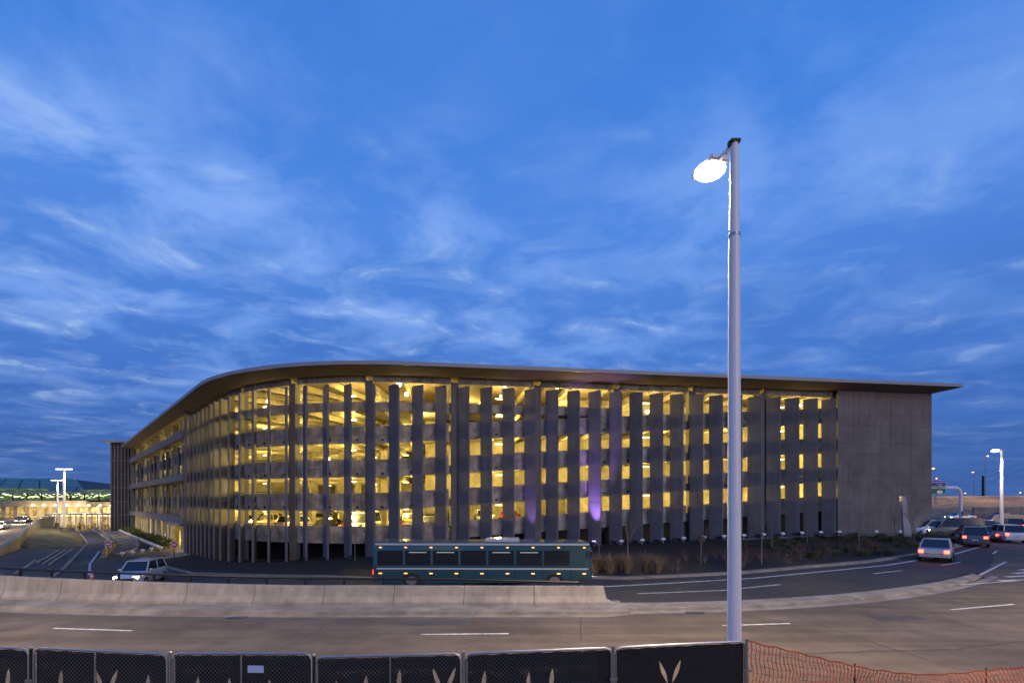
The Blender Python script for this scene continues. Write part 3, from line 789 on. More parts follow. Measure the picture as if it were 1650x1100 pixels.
# parked on the lower deck, behind the fins
ord_ = names_
cols = ['grey','black','silver','tan','maroon','white','black','orange','silver','grey','blue','white','red','black','silver','tan','green','white','grey','black']
kinds_ = ['sedan','suv','sedan','pickup','sedan','suv','sedan','suv','van','sedan']
i = 0; s = 97.0
while s > 45:
    if 58.5 < s < 62.5: s -= 2.9; continue
    off = (-6.5, -8.2, -6.0)[i % 3] if s > 66 else -6.2
    c = PO(s, off); _, d, n = path(s); z = SOF[0]+.8+ramp(s)
    k = kinds_[i % len(kinds_)]; cc = cols[i % len(cols)]
    put_car(k, cc, c.x, c.y, z, math.atan2(n.y, n.x)+(math.pi if i % 4 == 1 else 0)+random.uniform(-.05, .05),
            '%s %s on the lowest deck, %s from the left in the front row' % (cc, k, ord_[i] if i < 20 else 'last'), 'cars parked on the lowest garage deck')
    i += 1; s -= 2.9 + (random.random() < .15)*2.9
i = 0; s = 96.0
while s > 50:
    c = PO(s, -15.8); _, d, n = path(s); z = SOF[0]+.8+ramp(s); k = kinds_[(i+4) % len(kinds_)]; cc = cols[(i*3+2) % len(cols)]
    put_car(k, cc, c.x, c.y, z, math.atan2(n.y, n.x)+(math.pi if i % 3 else 0), '%s %s on the lowest deck, %s from the left in the back row' % (cc, k, ord_[i] if i < 20 else 'last'), 'cars parked on the lowest garage deck')
    i += 1; s -= 3.3
put_car('sedan', 'maroon', *PO(93, -3.8), SOF[1]+.8, math.atan2(path(93)[1].y, path(93)[1].x), 'maroon sedan on the second deck behind the rail of the rounded corner', 'cars parked on upper garage decks')
# queue of cars at the right with brake lamps, and moving traffic shown at rest
Q = [('suv','white',1507,862,58,2.75,'brake','white suv at the garage corner, leftmost of the queue with lit lamps'),
     ('van','tan',1536,861,57,2.85,'brake','pale minivan with glowing lamps behind the planting bed, second in the queue'),
     ('sedan','maroon',1566,862,56,2.6,'brake','maroon sedan with lit brake lamps, side on beside the pale minivan'),
     ('suv','black',1587,856,64,.9,'brake','black suv braking, further back between two queueing cars'),
     ('sedan','grey',1596,866,53,.75,'brake','dark grey sedan braking just left of the white suv at the bend'),
     ('suv','white',1620,868,51.5,1.15,'brake','white suv seen from behind at the bend with lit brake lamps'),
     ('van','white',1612,850,74,2.9,'brake','tall white box van standing behind the queue of cars'),
     ('sedan','silver',1604,858,66,.85,'brake','silver sedan braking behind the white suv, under the bright right-hand lamp'),
     ('suv','maroon',1630,855,70,1.0,'brake','maroon suv braking between the white suv and the edge of the picture'),
     ('sedan','black',1578,852,76,.7,'brake','black sedan with lit brake lamps near the foot of the gantry post'),
     ('sedan','red',1649,864,55,2.8,'brake','dark red sedan cut by the right edge of the picture')]
for k, cc, px, py, Y, rz, li, lb in Q:
    x = (px-825)/825*Y; put_car(k, cc, x, Y, G(x, Y)-.01, rz, lb, 'cars queueing at the bend', li)
# ------------------------------------------------------------------ a few on the roads
put_car('sedan','silver',29.5,35.6,G(29.5,35.6)-.015,R(47),'silver sedan driving away on the curved road beside the planting bed','cars driving on the roads','brake')
put_car('suv','grey',42.5,47.0,G(42.5,47.0)-.015,R(48),'grey suv driving away on the road bend ahead of the silver sedan','cars driving on the roads','brake')
xg, yg = -28.2, 39.0
put_car('suv','white',xg,yg,G(xg,yg)-.015,R(-78),'white suv coming out of the garage exit with bright headlamps','cars driving on the roads','hot')
for (x, y, z, rz, cc, kd, lb) in ((-80.5, 76.5, -2.1, -62, 'grey', 'suv', 'grey suv with dazzling headlamps nearest on the ramp at far left'),
                          (-92.0, 92.0, -.95, -58, 'silver', 'sedan', 'silver sedan with dazzling headlamps, second on the ramp at far left'),
                          (-103.0, 108.0, -.5, -60, 'black', 'sedan', 'black sedan with bright headlamps, furthest up the curved ramp')):
    put_car(kd, cc, x, y, z, R(rz), lb, 'cars coming down the ramp', 'hot')
    lamp('POINT', (x+1.9, y-3.2, z+1.0), 1500, (1, .82, .55), None, .3).name = 'headlamp_glow'

# ------------------------------------------------------------------ the bus
bus = empty('shuttle_bus', (-1.6, 28.9, G(-1.6, 28.9)-.02), R(-1), 'teal shuttle bus with orange marker lamps on the far road behind the concrete barrier', 'bus')
M['teal'] = paintm('teal_bus_paint', (.028, .085, .105)); M['busw'] = paintm('white_bus_paint', (.55, .58, .6))
mb = MB(); bl, bw, bh = 5.6, 1.25, 2.95
rings = []
for x, k, zt in ((-bl, .94, bh-.12), (-bl+.15, 1, bh), (bl-.5, 1, bh), (bl-.1, .97, bh-.08), (bl, .92, bh-.4)):
    w = bw*k; rings.append([(x,-w,.35),(x,w,.35),(x,w,zt-.22),(x,w*.86,zt),(x,-w*.86,zt),(x,-w,zt-.22)])
mb.loft(rings); mb.build('body', M['teal'], bus, True, world=False)
bus.scale = (1.06, 1, .84)
for sy in (-1, 1):
    for i in range(7):
        mb = MB(); mb.box((-4.7+i*1.42, sy*(bw+.004), 1.95), (1.3, .04, .95)); mb.build('window', M['glass'], bus, world=False)
        if i in (1, 2, 4, 5):
            mb = MB(); mb.box((-4.7+i*1.42, sy*(bw+.03), 2.3), (.9, .01, .05)); mb.build('cabin_lamp', emd('cabin_lamp', (.7, .8, .7), .25), bus, world=False)
    mb = MB(); mb.box((0, sy*(bw-.02), 2.82), (10.9, .1, .12)); mb.build('cove_stripe', M['busw'], bus, world=False)
    mb = MB(); mb.box((0, sy*(bw+.006), 1.25), (10.8, .03, .10)); mb.build('side_stripe', M['busw'], bus, world=False)
    for i in range(9):
        mb = MB(); mb.box((-5.2+i*1.3, sy*(bw+.02), 2.62), (.12, .04, .035)); mb.build('marker_lamp', M['e_marker'], bus, world=False)
        mb = MB(); mb.box((-5.2+i*1.3, sy*(bw+.02), .95), (.16, .04, .04)); mb.build('marker_lamp', M['e_marker'], bus, world=False)
    for x in (-3.6, 3.7):
        mb = MB(); mb.tube([(x, sy*(bw-.3), .48), (x, sy*(bw+.02), .48)], .48, 16); w_ = mb.build('wheel', M['rubber'], bus, True, world=False)
        mb = MB(); mb.tube([(x, sy*(bw), .48), (x, sy*(bw+.035), .48)], .28, 12); mb.build('rim', M['rim'], w_, world=False)
    mb = MB(); mb.box((bl-.04, sy*.85, .85), (.12, .3, .2)); mb.build('headlight', M['e_head'], bus, world=False)
    mb = MB(); mb.box((-bl+.0, sy*.95, 1.0), (.1, .2, .3)); mb.build('taillight', M['e_tail'], bus, world=False)
for i in range(7):
    for sy in (-1, 1):
        mb = MB(); mb.box((-4.7+i*1.42, sy*(bw+.028), 2.26), (1.3, .012, .03)); mb.build('window_rail', M['dark'], bus, world=False)
for x in (-5.41, -3.99, -2.57, -1.15, .27, 1.69, 3.11, 4.53):
    mb = MB(); mb.box((x, -bw-.008, .95), (.02, .02, 1.0)); mb.build('panel_seam', M['dark'], bus, world=False)
mb = MB(); mb.box((1.0, 0, 3.02), (1.8, 1.3, .22)); mb.build('roof_unit', M['busw'], bus, bevel=.05, world=False)
mb = MB(); mb.box((bl-.12, -bw-.28, 2.2), (.1, .12, .4)); mb.build('wing_mirror', M['dark'], bus, world=False)
mb = MB(); mb.box((bl-.16, 0, 1.85), (.14, 2.2, 1.3), 0, 0, -.1); mb.build('windscreen', M['glass'], bus, world=False)
mb = MB(); mb.box((-bl+.05, 0, 2.0), (.1, 1.9, .9)); mb.build('rear_window', M['glass'], bus, world=False)

# ================================================================== barrier with rail
bar = empty('road_barrier', (0, 20, 0), 0, 'long curved concrete road barrier with a dark rail behind it, between the two roads', 'barrier')
def bprof(x, t=1.0):
    z1 = interp(x, [-45,-21,-8,3.5], [1.15,1.0,.80,.78])
    y = B(x)-.30
    return [(x, y-.32, .13), (x, y-.32, .22), (x, y-.15, .42), (x, y-.09, z1-.03), (x, y-.06, z1), (x, y+.12, z1), (x, y+.15, z1-.03), (x, y+.15, -2.4)]
x = 3.5; first = True
while x > -44:
    x2 = x-2.66; mb = MB(); rg = []
    for k in range(5):
        xx = x-.010+(x2-x+.020)*k/4; rg.append(bprof(xx))
    mb.loft(rg)
    if first:
        e = bprof(3.49); base = [Vector(q) for q in e[:7]]+[Vector((3.49, e[6][1], -.05))]
        rr = [[v for v in base], [Vector((v.x+.12, v.y, min(v.z, .3)*1.0)) for v in base], [Vector((v.x+.45, v.y, min(v.z, .13))) for v in base]]
        mb.loft(rr)
    mb.build('barrier_segment', M['barrier'], bar); first = False; x = x2
pts = [(xx, B(xx)+.02, interp(xx, [-45,-21,-8,-2,3.0], [1.42,1.26,1.04,.98,.86])) for xx in fr(-44, 2.6, 1.2)]
mb = MB(); mb.tube(pts, .05, 6); mb.build('rail', M['dark'], bar)
for i, xx in enumerate(fr(-43, 2.6, 1.5)):
    z1 = interp(xx, [-45,-21,-8,-2,3.0], [1.42,1.26,1.04,.98,.86]); mb = MB(); mb.box((xx, B(xx)+.02, z1/2+.1), (.07, .07, z1-.2)); mb.build('rail_post', M['dark'], bar)

# ================================================================== main street lamp
lampz = 11.7
def street_pole(x, y, h, r0, r1, nm, label, group=None, zb=0.0):
    r = empty(nm, (x, y, zb), 0, label, 'street lamp', group)
    mb = MB(); mb.tube([(0,0,0),(0,0,h*.83)], [r0, r0*.3+r1*.7+.008], 24); mb.build('pole', M['polew'], r, True, world=False)
    mb = MB(); mb.tube([(0,0,h*.83+.01),(0,0,h)], [r0*.25+r1*.75, r1*.92], 24); mb.build('pole_top', M['polew'], r, True, world=False)
    mb = MB(); mb.tube([(0,0,h*.828),(0,0,h*.833)], [r0*.3+r1*.7+.016]*2, 24); mb.sphere((-r1-.015, -.02, h*.838), .022, 6); mb.build('joint_ring', M['steel'], r, True, world=False)
    mb = MB(); mb.box((0, 0, .02), (.5, .5, .05)); mb.build('base_plate', M['steel'], r, world=False)
    return r
ml = street_pole(4.775, 11.0, lampz, .150, .092, 'street_lamp', 'tall white tapered street lamp pole right behind the black fence, lamp burning')
mb = MB(); mb.box((0, 0, lampz+.01), (.2, .2, .06)); mb.box((-.1, 0, lampz-.02), (.06, .1, .1)); mb.build('pole_cap', M['dark'], ml, world=False)
adir = R(104)
def lp(d_, dz): return (math.cos(adir)*d_, math.sin(adir)*d_, lampz-dz)
mb = MB(); mb.box(lp(.25, .02), (.5, .07, .08), adir); mb.build('arm', M['polew'], ml, world=False)
mb = MB(); mb.box(lp(.85, .0), (.8, .46, .13), adir); hd = mb.build('lamp_head', M['polew'], ml, bevel=.03, world=False)
mb = MB(); mb.sphere(lp(.85, .07), .29, 14, (1.2, 1.2, .5)); mb.build('lamp_lens', M['e_street'], ml, True, world=False)
def lamp_or_fill(x, y, z, e, col=(1, .78, .54), blend=1.0, size=158):
    o = lamp('SPOT', (x, y, z), e, col, None, .2, spot_size=R(size), spot_blend=blend); o.name = 'lamp_or_fill_beam'; return o
_l = lp(1.0, .4); lamp_or_fill(4.775+_l[0], 11.0+_l[1], _l[2], 8500)
# lamp posts added out of view on both sides to light the near road evenly
for x, y, nm in ((-17.5, 8.2, 'left'), (27, 13.5, 'right')):
    q = street_pole(x, y, lampz, .150, .092, 'street_lamp', 'added street lamp lighting the near road, out of view to the %s of the picture' % nm)
    mb = MB(); mb.box((-.58, 0, lampz-.42), (.6, .42, .13)); mb.build('lamp_head', M['polew'], q, bevel=.03, world=False)
    mb = MB(); mb.box((-.58, 0, lampz-.5), (.5, .34, .03)); mb.build('lamp_lens', M['e_far'], q, world=False)
    lamp_or_fill(x-.9, y, lampz-.85, 13500)

# ================================================================== site fence
def fence_panel(pxa, ya, Ya, pxb, yb, Yb, label, petals=(), midpost=(), chain=(0, 1), thick=False, sag=0):
    """tube framed chain link panel with dark fabric; world size from its two top corners"""
    a = at(pxa, ya, Ya); b = at(pxb, yb, Yb); u = (b-a); Lp = u.length; u2 = u.normalized()
    ang = math.atan2(u.y, u.x); H = 1.75
    r = empty('site_fence', (a.x, a.y, a.z-H), ang, label, 'fence', 'site fence panels along the road')
    sl = math.asin(max(-1, min(1, u.z/Lp)))
    def P(s, h, o=0): return (s*math.cos(sl), o, H+s*math.sin(sl)-(H-h))
    Ld = Lp
    mb = MB(); rc = .12
    pts = [P(.02, 0), P(.02, H-rc), P(.02+rc*.3, H-rc*.3), P(.02+rc, H), P(Ld-.02-rc, H), P(Ld-.02-rc*.3, H-rc*.3), P(Ld-.02, H-rc), P(Ld-.02, 0)]
    mb.tube(pts, .022 if not thick else .026, 8); mb.build('frame', M['steel'], r, True, world=False)
    for t in midpost:
        mb = MB(); mb.tube([P(Ld*t, 0), P(Ld*t, H-.02)], .018, 6); mb.build('mid_post', M['steel'], r, world=False)
    # chain link
    if chain[1] > chain[0]:
        mb = MB(); c0, c1 = Ld*chain[0]+.03, Ld*chain[1]-.03; st = .075; hh = H-.03; zlo = .8
        rr = hh-zlo; s = c0-rr
        while s < c1:
            for sg in (1, -1):
                # line from (s, zlo) to (s+rr, hh) or mirrored, clipped
                p0 = [s, zlo if sg > 0 else hh]; p1 = [s+rr, hh if sg > 0 else zlo]
                t0 = max(0, (c0-s)/rr); t1 = min(1, (c1-s)/rr)
                if t1 > t0:
                    q0 = P(p0[0]+rr*t0, p0[1]+(p1[1]-p0[1])*t0, -.035); q1 = P(p0[0]+rr*t1, p0[1]+(p1[1]-p0[1])*t1, -.035)
                    mb.tube([q0, q1], .0020, 3, False)
            s += st
        o = mb.build('chain_link', M['wire'], r, world=False); o['kind'] = 'stuff'
    # fabric with petal-shaped wind vents
    bm = bmesh.new()
    def loop(pp):
        vv = [bm.verts.new(q) for q in pp]; return [bm.edges.new((vv[i], vv[(i+1) % len(vv)])) for i in range(len(vv))]
    top = []
    nn = 24
    for i in range(nn+1):
        s = .04+(Ld-.08)*i/nn; top.append(P(s, H-.03-.02*abs(math.sin(i*2.1+Lp))-sag*math.sin(math.pi*i/nn)**2, .03+.012*math.sin(i*1.3)))
    edges = loop([P(.04, 0, .03)]+top+[P(Ld-.04, 0, .03)][:1]) if False else loop([P(.04, .1, .03)]+top+[P(Ld-.04, .1, .03)])
    for (pp, ty, vsh) in petals:
        s = (at(pp, ty, (Ya+Yb)/2).x-a.x)/max(.2, math.cos(ang)); h = H+(at(pp, ty, (Ya+Yb)/2).z-a.z)-s*math.sin(sl)
        for lean in ((-.16, .16) if vsh else (0.03,)):
            n = 9; pl = []
            for k in range(n): 
                t = k/(n-1); w = .042*math.sin(math.pi*min(1, t*.97+.02))**.8
                pl.append((s+lean*t-w+(0.028 if lean < 0 else (-.0 if not vsh else .03))*0, h-.42+.42*t))
            for k in range(n-1, -1, -1):
                t = k/(n-1); w = .042*math.sin(math.pi*min(1, t*.97+.02))**.8
                pl.append((s+lean*t+w, h-.42+.42*t))
            off = (lean*.28 if vsh else 0)
            pl2 = []
            for q in pl:
                if not pl2 or abs(q[0]-pl2[-1][0])+abs(q[1]-pl2[-1][1]) > 1e-3: pl2.append(q)
            if off: pl2 = [(q[0]+ (.05 if lean > 0 else -.05), q[1]) for q in pl2]
            edges += loop([P(q[0], q[1], .03) for q in pl2])
    try: bmesh.ops.triangle_fill(bm, use_beauty=True, use_dissolve=False, edges=edges)
    except Exception as e_: print('fill', e_)
    me = bpy.data.meshes.new('privacy_fabric'); bm.to_mesh(me); bm.free(); me.materials.append(M['fabric'])
    fo = inst('privacy_fabric', me, r)
    return r, P, Ld
fence_panel(-190, 1030, 9.6, 48, 1045, 9.5, 'black fabric fence panel cut by the left edge of the picture', [(12,1076,0),(-60,1072,0)], (.5,))
fence_panel(53, 1043, 9.45, 271, 1053, 9.45, 'fence panel with a v-shaped cut in its black fabric, second from the left', [(94,1080,0),(169,1078,1),(235,1087,0)], (.46,))
r, P, Ld = fence_panel(277, 1052, 9.45, 504, 1052, 9.5, 'fence panel carrying a small pale notice on black fabric', [(316,1089,0),(366,1092,0),(430,1095,0)], (.49,))
mb = MB(); c = P(Ld*.605, 1.75-.27, -.06); mb.box(c, (.29, .012, .13), 0, 0, .02); tag(mb.build('notice', M['tag'], r, world=False), 'small pale blue notice')
fence_panel(508, 1058, 9.5, 744, 1052, 9.55, 'fence panel with bare chain link and a v-shaped cut right of its middle', [(539,1097,0),(587,1088,0),(641,1079,0),(715,1077,1)], (.51,))
fence_panel(750, 1052, 9.55, 987, 1043, 9.75, 'fence panel partly covered by a second black sheet', [(779,1079,0),(850,1083,0),(888,1078,0)], (), (0, .9), True)
fence_panel(990, 1043, 9.75, 1202, 1032, 10.0, 'fence panel fully covered in black sheet, beside the orange mesh', [(1080,1064,1)], (), (0, .02), True)
for px, py, Y in ((50,1043,9.47),(274,1051,9.45),(506,1055,9.5),(747,1050,9.55),(988,1041,9.75),(1203,1029,10.0)):
    a = at(px, py, Y); lbs = {50:'first',274:'second',506:'third',747:'fourth',988:'fifth',1203:'sixth'}
    r = empty('steel_post', (a.x, a.y, a.z-1.8), 0, 'dark steel post joining the fence panels, %s post from the left' % lbs[px] if px != 1203 else 'end post of the fence where the orange mesh is tied', 'post', 'posts of the site fence')
    mb = MB(); mb.tube([(0,0,0),(0,0,1.8)], .027, 8); mb.build('shaft', M['steel'] if px not in (50,506) else M['dark'], r, True, world=False)
    mb = MB(); mb.sphere((0,0,1.8), .034, 8); mb.build('cap', M['steel'], r, True, world=False)
    mb = MB(); mb.box((.0,-.03,1.2), (.14,.05,.05)); mb.build('clamp', M['steel'], r, world=False)

# orange mesh
def orange():
    r = empty('orange_mesh_fence', (4.6, 10, 0), 0, 'sagging orange plastic safety mesh tied to the fence end, running off to the right', 'mesh fence')
    A = [(1203,1032,10.0),(1240,1041,10.0),(1290,1052,10.1),(1345,1065,10.2),(1400,1077,10.3),(1450,1084,10.4),(1500,1087,10.4),(1560,1083,10.4),(1610,1078,10.4),(1660,1074,10.4),(1720,1068,10.4)]
    pts = [at(*q) for q in A]; cum = [0]
    for i in range(len(pts)-1): cum.append(cum[-1]+(pts[i+1]-pts[i]).length)
    def top(s):
        for i in range(len(cum)-1):
            if s <= cum[i+1]: t = (s-cum[i])/(cum[i+1]-cum[i]); return pts[i].lerp(pts[i+1], t)
        return pts[-1]
    NC = 13; st = .085; NS = int(cum[-1]/st)
    mb = MB(); V = {}
    for i in range(NS+1):
        tp = top(i*st)
        for j in range(NC+1):
            h = tp.z-.0; zb = -.62 if i*st < 1.5 else -.5
            f = j/NC; z = tp.z+(zb-tp.z)*f
            y = tp.y-.12*math.sin(i*.13)*math.sin(f*3)-.10*math.sin(i*.31+f*4)*f-.5*f*sm((i*st-2.2)/3)
            x = tp.x+.05*math.sin(i*.7+j*.35)*f+.02*math.sin(j*1.9+i*.2)
            V[i, j] = Vector((x, y, z+.012*math.sin(i*1.1+j)))
    def strip(a, b, w): 
        d = (b-a).normalized(); n = Vector((0,-1,0)); q = d.cross(n).normalized()*w/2; mb.quad(a-q, a+q, b+q, b-q)
    for i in range(NS+1):
        for j in range(NC+1):
            if j < NC: strip(V[i, j], V[i, j+1], .021)
            if i < NS: strip(V[i, j], V[i+1, j], .012 if j else .03)
    o = mb.build('mesh_net', M['orange'], r); o['kind'] = 'stuff'
    for s in (2.4, 5.2, 8.0):
        t = top(s); mb = MB(); mb.tube([(t.x, t.y+.03, -.7), (t.x, t.y+.03, t.z+.05)], .012, 5); mb.build('stake', M['dark'], r)
orange()
# verge strip on our side at right: dirt and grass tufts
def tuft_mesh(n, h, spread, name, m, w=.012, droop=.3):
    mb = MB()
    for _ in range(n):
        a = random.uniform(0, 6.28); r0 = random.random()**.5*spread; x, y = r0*math.cos(a), r0*math.sin(a)
        hh = h*random.uniform(.55, 1.1); ln = random.uniform(.1, droop)*h; a2 = a+random.uniform(-.6, .6)
        dx, dy = math.cos(a2), math.sin(a2); px_, py_ = -dy*w, dx*w
        p0 = (x, y, 0); p1 = (x+dx*ln*.4, y+dy*ln*.4, hh*.6); p2 = (x+dx*ln*1.2, y+dy*ln*1.2, hh)
        mb.quad((x-px_, y-py_, 0), (x+px_, y+py_, 0), (p1[0]+px_, p1[1]+py_, p1[2]), (p1[0]-px_, p1[1]-py_, p1[2]))
        mb.tri((p1[0]-px_, p1[1]-py_, p1[2]), (p1[0]+px_, p1[1]+py_, p1[2]), p2)
    return mb.mesh(name, m)
mb = MB()
for _ in range(5000):
    x = random.uniform(7.2, 13.5); y = random.uniform(8.6, 10.75); h = random.uniform(.03, .12); a = random.uniform(0, 6.28)
    z = -.06 - .35*sm((9.0-y)/3); dx, dy = math.cos(a)*.012, math.sin(a)*.012
    mb.tri((x-dx, y-dy, z), (x+dx, y+dy, z), (x+random.uniform(-.05,.05), y+random.uniform(-.05,.05), z+h))
o = mb.build('verge_grass', M['grassy']); tag(o, 'thin dry grass on the verge under the orange mesh', 'grass', kind='stuff')

# ================================================================== planting
def shrub_mesh(n, rx, rz, m, leaf=.06, name='foliage', seed=0, stems=True):
    rnd = random.Random(seed); mb = MB()
    cl = [(rnd.uniform(-.6,.6)*rx, rnd.uniform(-.6,.6)*rx, rnd.uniform(.3,.85)*rz, rnd.uniform(.25,.5)) for _ in range(7)]
    for _ in range(n):
        c = rnd.choice(cl); v = Vector((rnd.gauss(0,1), rnd.gauss(0,1), rnd.gauss(0,.8))).normalized()*rnd.random()**.4*c[3]
        p = Vector((c[0]+v.x*rx, c[1]+v.y*rx, max(.02, c[2]+v.z*rz*.7)))
        a = Vector((rnd.uniform(-1,1), rnd.uniform(-1,1), rnd.uniform(-.4,1))).normalized()*leaf*rnd.uniform(.6,1.3); b = a.cross(Vector((rnd.uniform(-1,1), rnd.uniform(-1,1), rnd.uniform(-1,1)))).normalized()*leaf*.45
        mb.quad(p-b, p+a*.5-b*.2, p+a+b*.2, p+b)
    return mb.mesh(name, m)
def stem_mesh(rx, rz, seed=0, n=9):
    rnd = random.Random(seed); mb = MB()
    for _ in range(n):
        a = rnd.uniform(0, 6.28); t = Vector((math.cos(a)*rx*rnd.uniform(.2,.8), math.sin(a)*rx*rnd.uniform(.2,.8), rz*rnd.uniform(.5,1)))
        mb.tube([(0,0,-.05), t*.5+Vector((0,0,.05)), t], [.014,.009,.004], 3, False)
    return mb.mesh('stems', M['bark'])
DK = [shrub_mesh(520, .5, .6, M['leaf_dk'], .075, seed=i) for i in range(3)]
RS = [shrub_mesh(200, .55, .9, M['leaf_r'], .06, seed=10+i) for i in range(3)]
GS = [shrub_mesh(700, .9, .9, M['leaf_g'], .10, seed=20+i) for i in range(3)]
ST = [stem_mesh(.5, .9, i, 12) for i in range(3)]
TU = [tuft_mesh(150, .38, .22, 'blades', M['grassy'], .008, .9) for _ in range(3)]
OG = [tuft_mesh(n_, h_, w_, 'blades', M['straw'], .008, .62) for n_, h_, w_ in ((150, 1.15, .13), (110, .95, .10), (190, 1.25, .17))]
def plant(nm, mset, x, y, rz, sc_, label, cat, group, stems=False, zoff=.05):
    r = empty(nm, (x, y, G(x, y)+zoff), rz); tag(r, label, cat, group)
    i = random.randrange(3); inst('foliage' if mset is not OG and mset is not TU else 'blades', mset[i], r, (0,0,0), 0, sc_)
    if stems: inst('stems', ST[i], r, (0,0,0), 0, sc_)
    return r
# dark low evergreens in a row along the foot of the fins
for k in range(0, 26):
    s = SFIN[k]-1.1; c = PO(s, 2.4+random.uniform(-.3,.3))
    _r = plant('evergreen_shrub', DK, c.x, c.y, random.uniform(0,6), random.uniform(.75,1.1), 'low dark evergreen shrub at the foot of the fins, %s fin from the panel wall' % ordw(k+1), 'shrub', 'evergreen shrubs at the foot of the fins')
# russet bare-ish shrubs nearer the road
RUS = []; cnt = 0
while cnt < 95:
    x = random.uniform(3, 30); y = random.uniform(K(x)+.8, K(x)+7.5)
    if y > Fy(x)-4: continue
    if x < 9 and y < K(x)+1.5: continue
    RUS.append((plant('russet_shrub', RS, x, y, random.uniform(0,6), random.uniform(.55,1.0), 'thin russet shrub with dead leaves in the dark mulch bed', 'shrub', 'russet shrubs in the planting bed', True), y-K(x))); cnt += 1
relabel(RUS, 'thin russet shrub in the mulch bed, ROW, NTH from the left', ['kerb-side row','middle row','back row'])
# tan ornamental grasses
OGL = []
cnt = 0
for x in fr(-9, 8.4, .9):
    for rr in (0, 1):
        xx = x+random.uniform(-.45,.45); yy = K(xx)+1.4+rr*1.7+random.uniform(-.6,.6)
        OGL.append((plant('ornamental_grass', OG, xx, yy, random.uniform(0,6), random.uniform(.8,1.15), 'upright clump of tan ornamental grass in the bed behind the bus', 'grass clump', 'ornamental grass clumps in the bed'), rr))
relabel(OGL, 'upright tan ornamental grass clump behind the bus, ROW, NTH from the left', ['front row','back row'])
# low green-brown tussocks to the right
TUL = []
for _ in range(120):
    x = random.uniform(21, 45); y = random.uniform(K(x)+.7, Fy(x)-3.2)
    if y < K(x)+.6: continue
    TUL.append((plant('grass_tussock', TU, x, y, random.uniform(0,6), random.uniform(.9,1.6), 'small spreading grass tussock on the right part of the mulch bed', 'tussock', 'grass tussocks in the right part of the bed'), y-K(x)))
relabel(TUL, 'small grass tussock on the right part of the bed, ROW, NTH from the left', ['kerb-side row','second row','third row','back row'])
# bare young trees
def bare_tree(x, y, h, seed, label, multi=False):
    rnd = random.Random(seed); z = G(x, y)+.04
    r = empty('bare_sapling', (x, y, z), 0, label, 'tree', 'bare young trees in the planting bed')
    mb = MB(); top = Vector((rnd.uniform(-.1,.1), rnd.uniform(-.1,.1), h*.62)); mb.tube([(0,0,-.1), (rnd.uniform(-.03,.03),0,h*.3), top], [.045,.035,.022] if not multi else [.06,.04,.03], 7)
    mb.build('trunk', M['bark'], r, True, world=False)
    mb = MB()
    def br(p, d, l, rad, dep):
        q = p+d*l; mb.tube([p, p+d*l*.5+Vector((rnd.uniform(-.04,.04),)*3)*l, q], [rad, rad*.75, rad*.45], 4, False)
        if dep:
            for _ in range(rnd.choice((2,3,3))):
                t = rnd.uniform(.35,1); nd = (d+Vector((rnd.uniform(-.8,.8), rnd.uniform(-.8,.8), rnd.uniform(.0,.7)))).normalized()
                br(p+d*l*t, nd, l*rnd.uniform(.45,.7), rad*.55, dep-1)
    for k in range(9 if not multi else 12):
        zz = h*rnd.uniform(.28 if multi else .38, .62); a = rnd.uniform(0, 6.28)
        d = Vector((math.cos(a)*.55, math.sin(a)*.55, 1 if not multi else .7)).normalized(); br(Vector((0,0,zz))+Vector((top.x,top.y,0))*zz/(h*.62), d, h*.25 if not multi else h*.3, .014, 3)
    mb.build('crown', M['bark'], r, world=False)
for px, Y, h, lb, mu in ((1012,29.8,4.3,'bare sapling at the left end of the bed beside the tan grasses',0),(1227,33.0,4.6,'slender bare sapling just right of the tall lamp pole',0),
                     (1184+60,42,4.4,'slim bare sapling behind the one beside the lamp pole',0),(1301,46,4.2,'bare sapling below the fins near the panel wall',0),(1384,40,4.1,'bare sapling in front of the left part of the panel wall',0),
                     (1442,52,3.3,'spreading bare tree against the panel wall beside the steel blade',1),(1473,44.5,4.2,'bare sapling in front of the steel blade',0),
                     (1129,34,3.0,'short bare sapling left of the tall lamp pole',0),(965,36,3.6,'thin bare sapling behind the front of the bus',0),(700,44,4.6,'thin bare sapling before the middle of the garage',0),(572,46,4.6,'thin bare sapling before the left curve of the garage',0)):
    bare_tree((px-825)/825*Y, Y, h, px, lb, bool(mu))
# steel blade sculpture
bx, by = (1462-825)/825*52.5, 52.5; bz = G(bx, by)
bl_ = empty('steel_sculpture', (bx, by, bz), 0, 'slender leaning steel blade column standing in front of the panel wall', 'sculpture')
mb = MB(); mb.loft([[(-.42+.0,-.12,0),(.42,-.12,0),(.42,.12,0),(-.42,.12,0)], [(-.62,-.09,4.4),(-.22,-.09,4.4),(-.22,.09,4.4),(-.62,.09,4.4)]]); mb.build('blade', M['roof'], bl_, world=False)
for i in range(5): mb = MB(); z = .7+i*.8; mb.box((-.02-.06*i*.8+.0, -.13, z), (.5, .02, .03)); mb.build('seam', M['steel'], bl_, world=False)
mb = MB(); mb.box((-.66,0,4.15), (.18,.2,.5)); mb.build('tip_bracket', M['steel'], bl_, world=False)

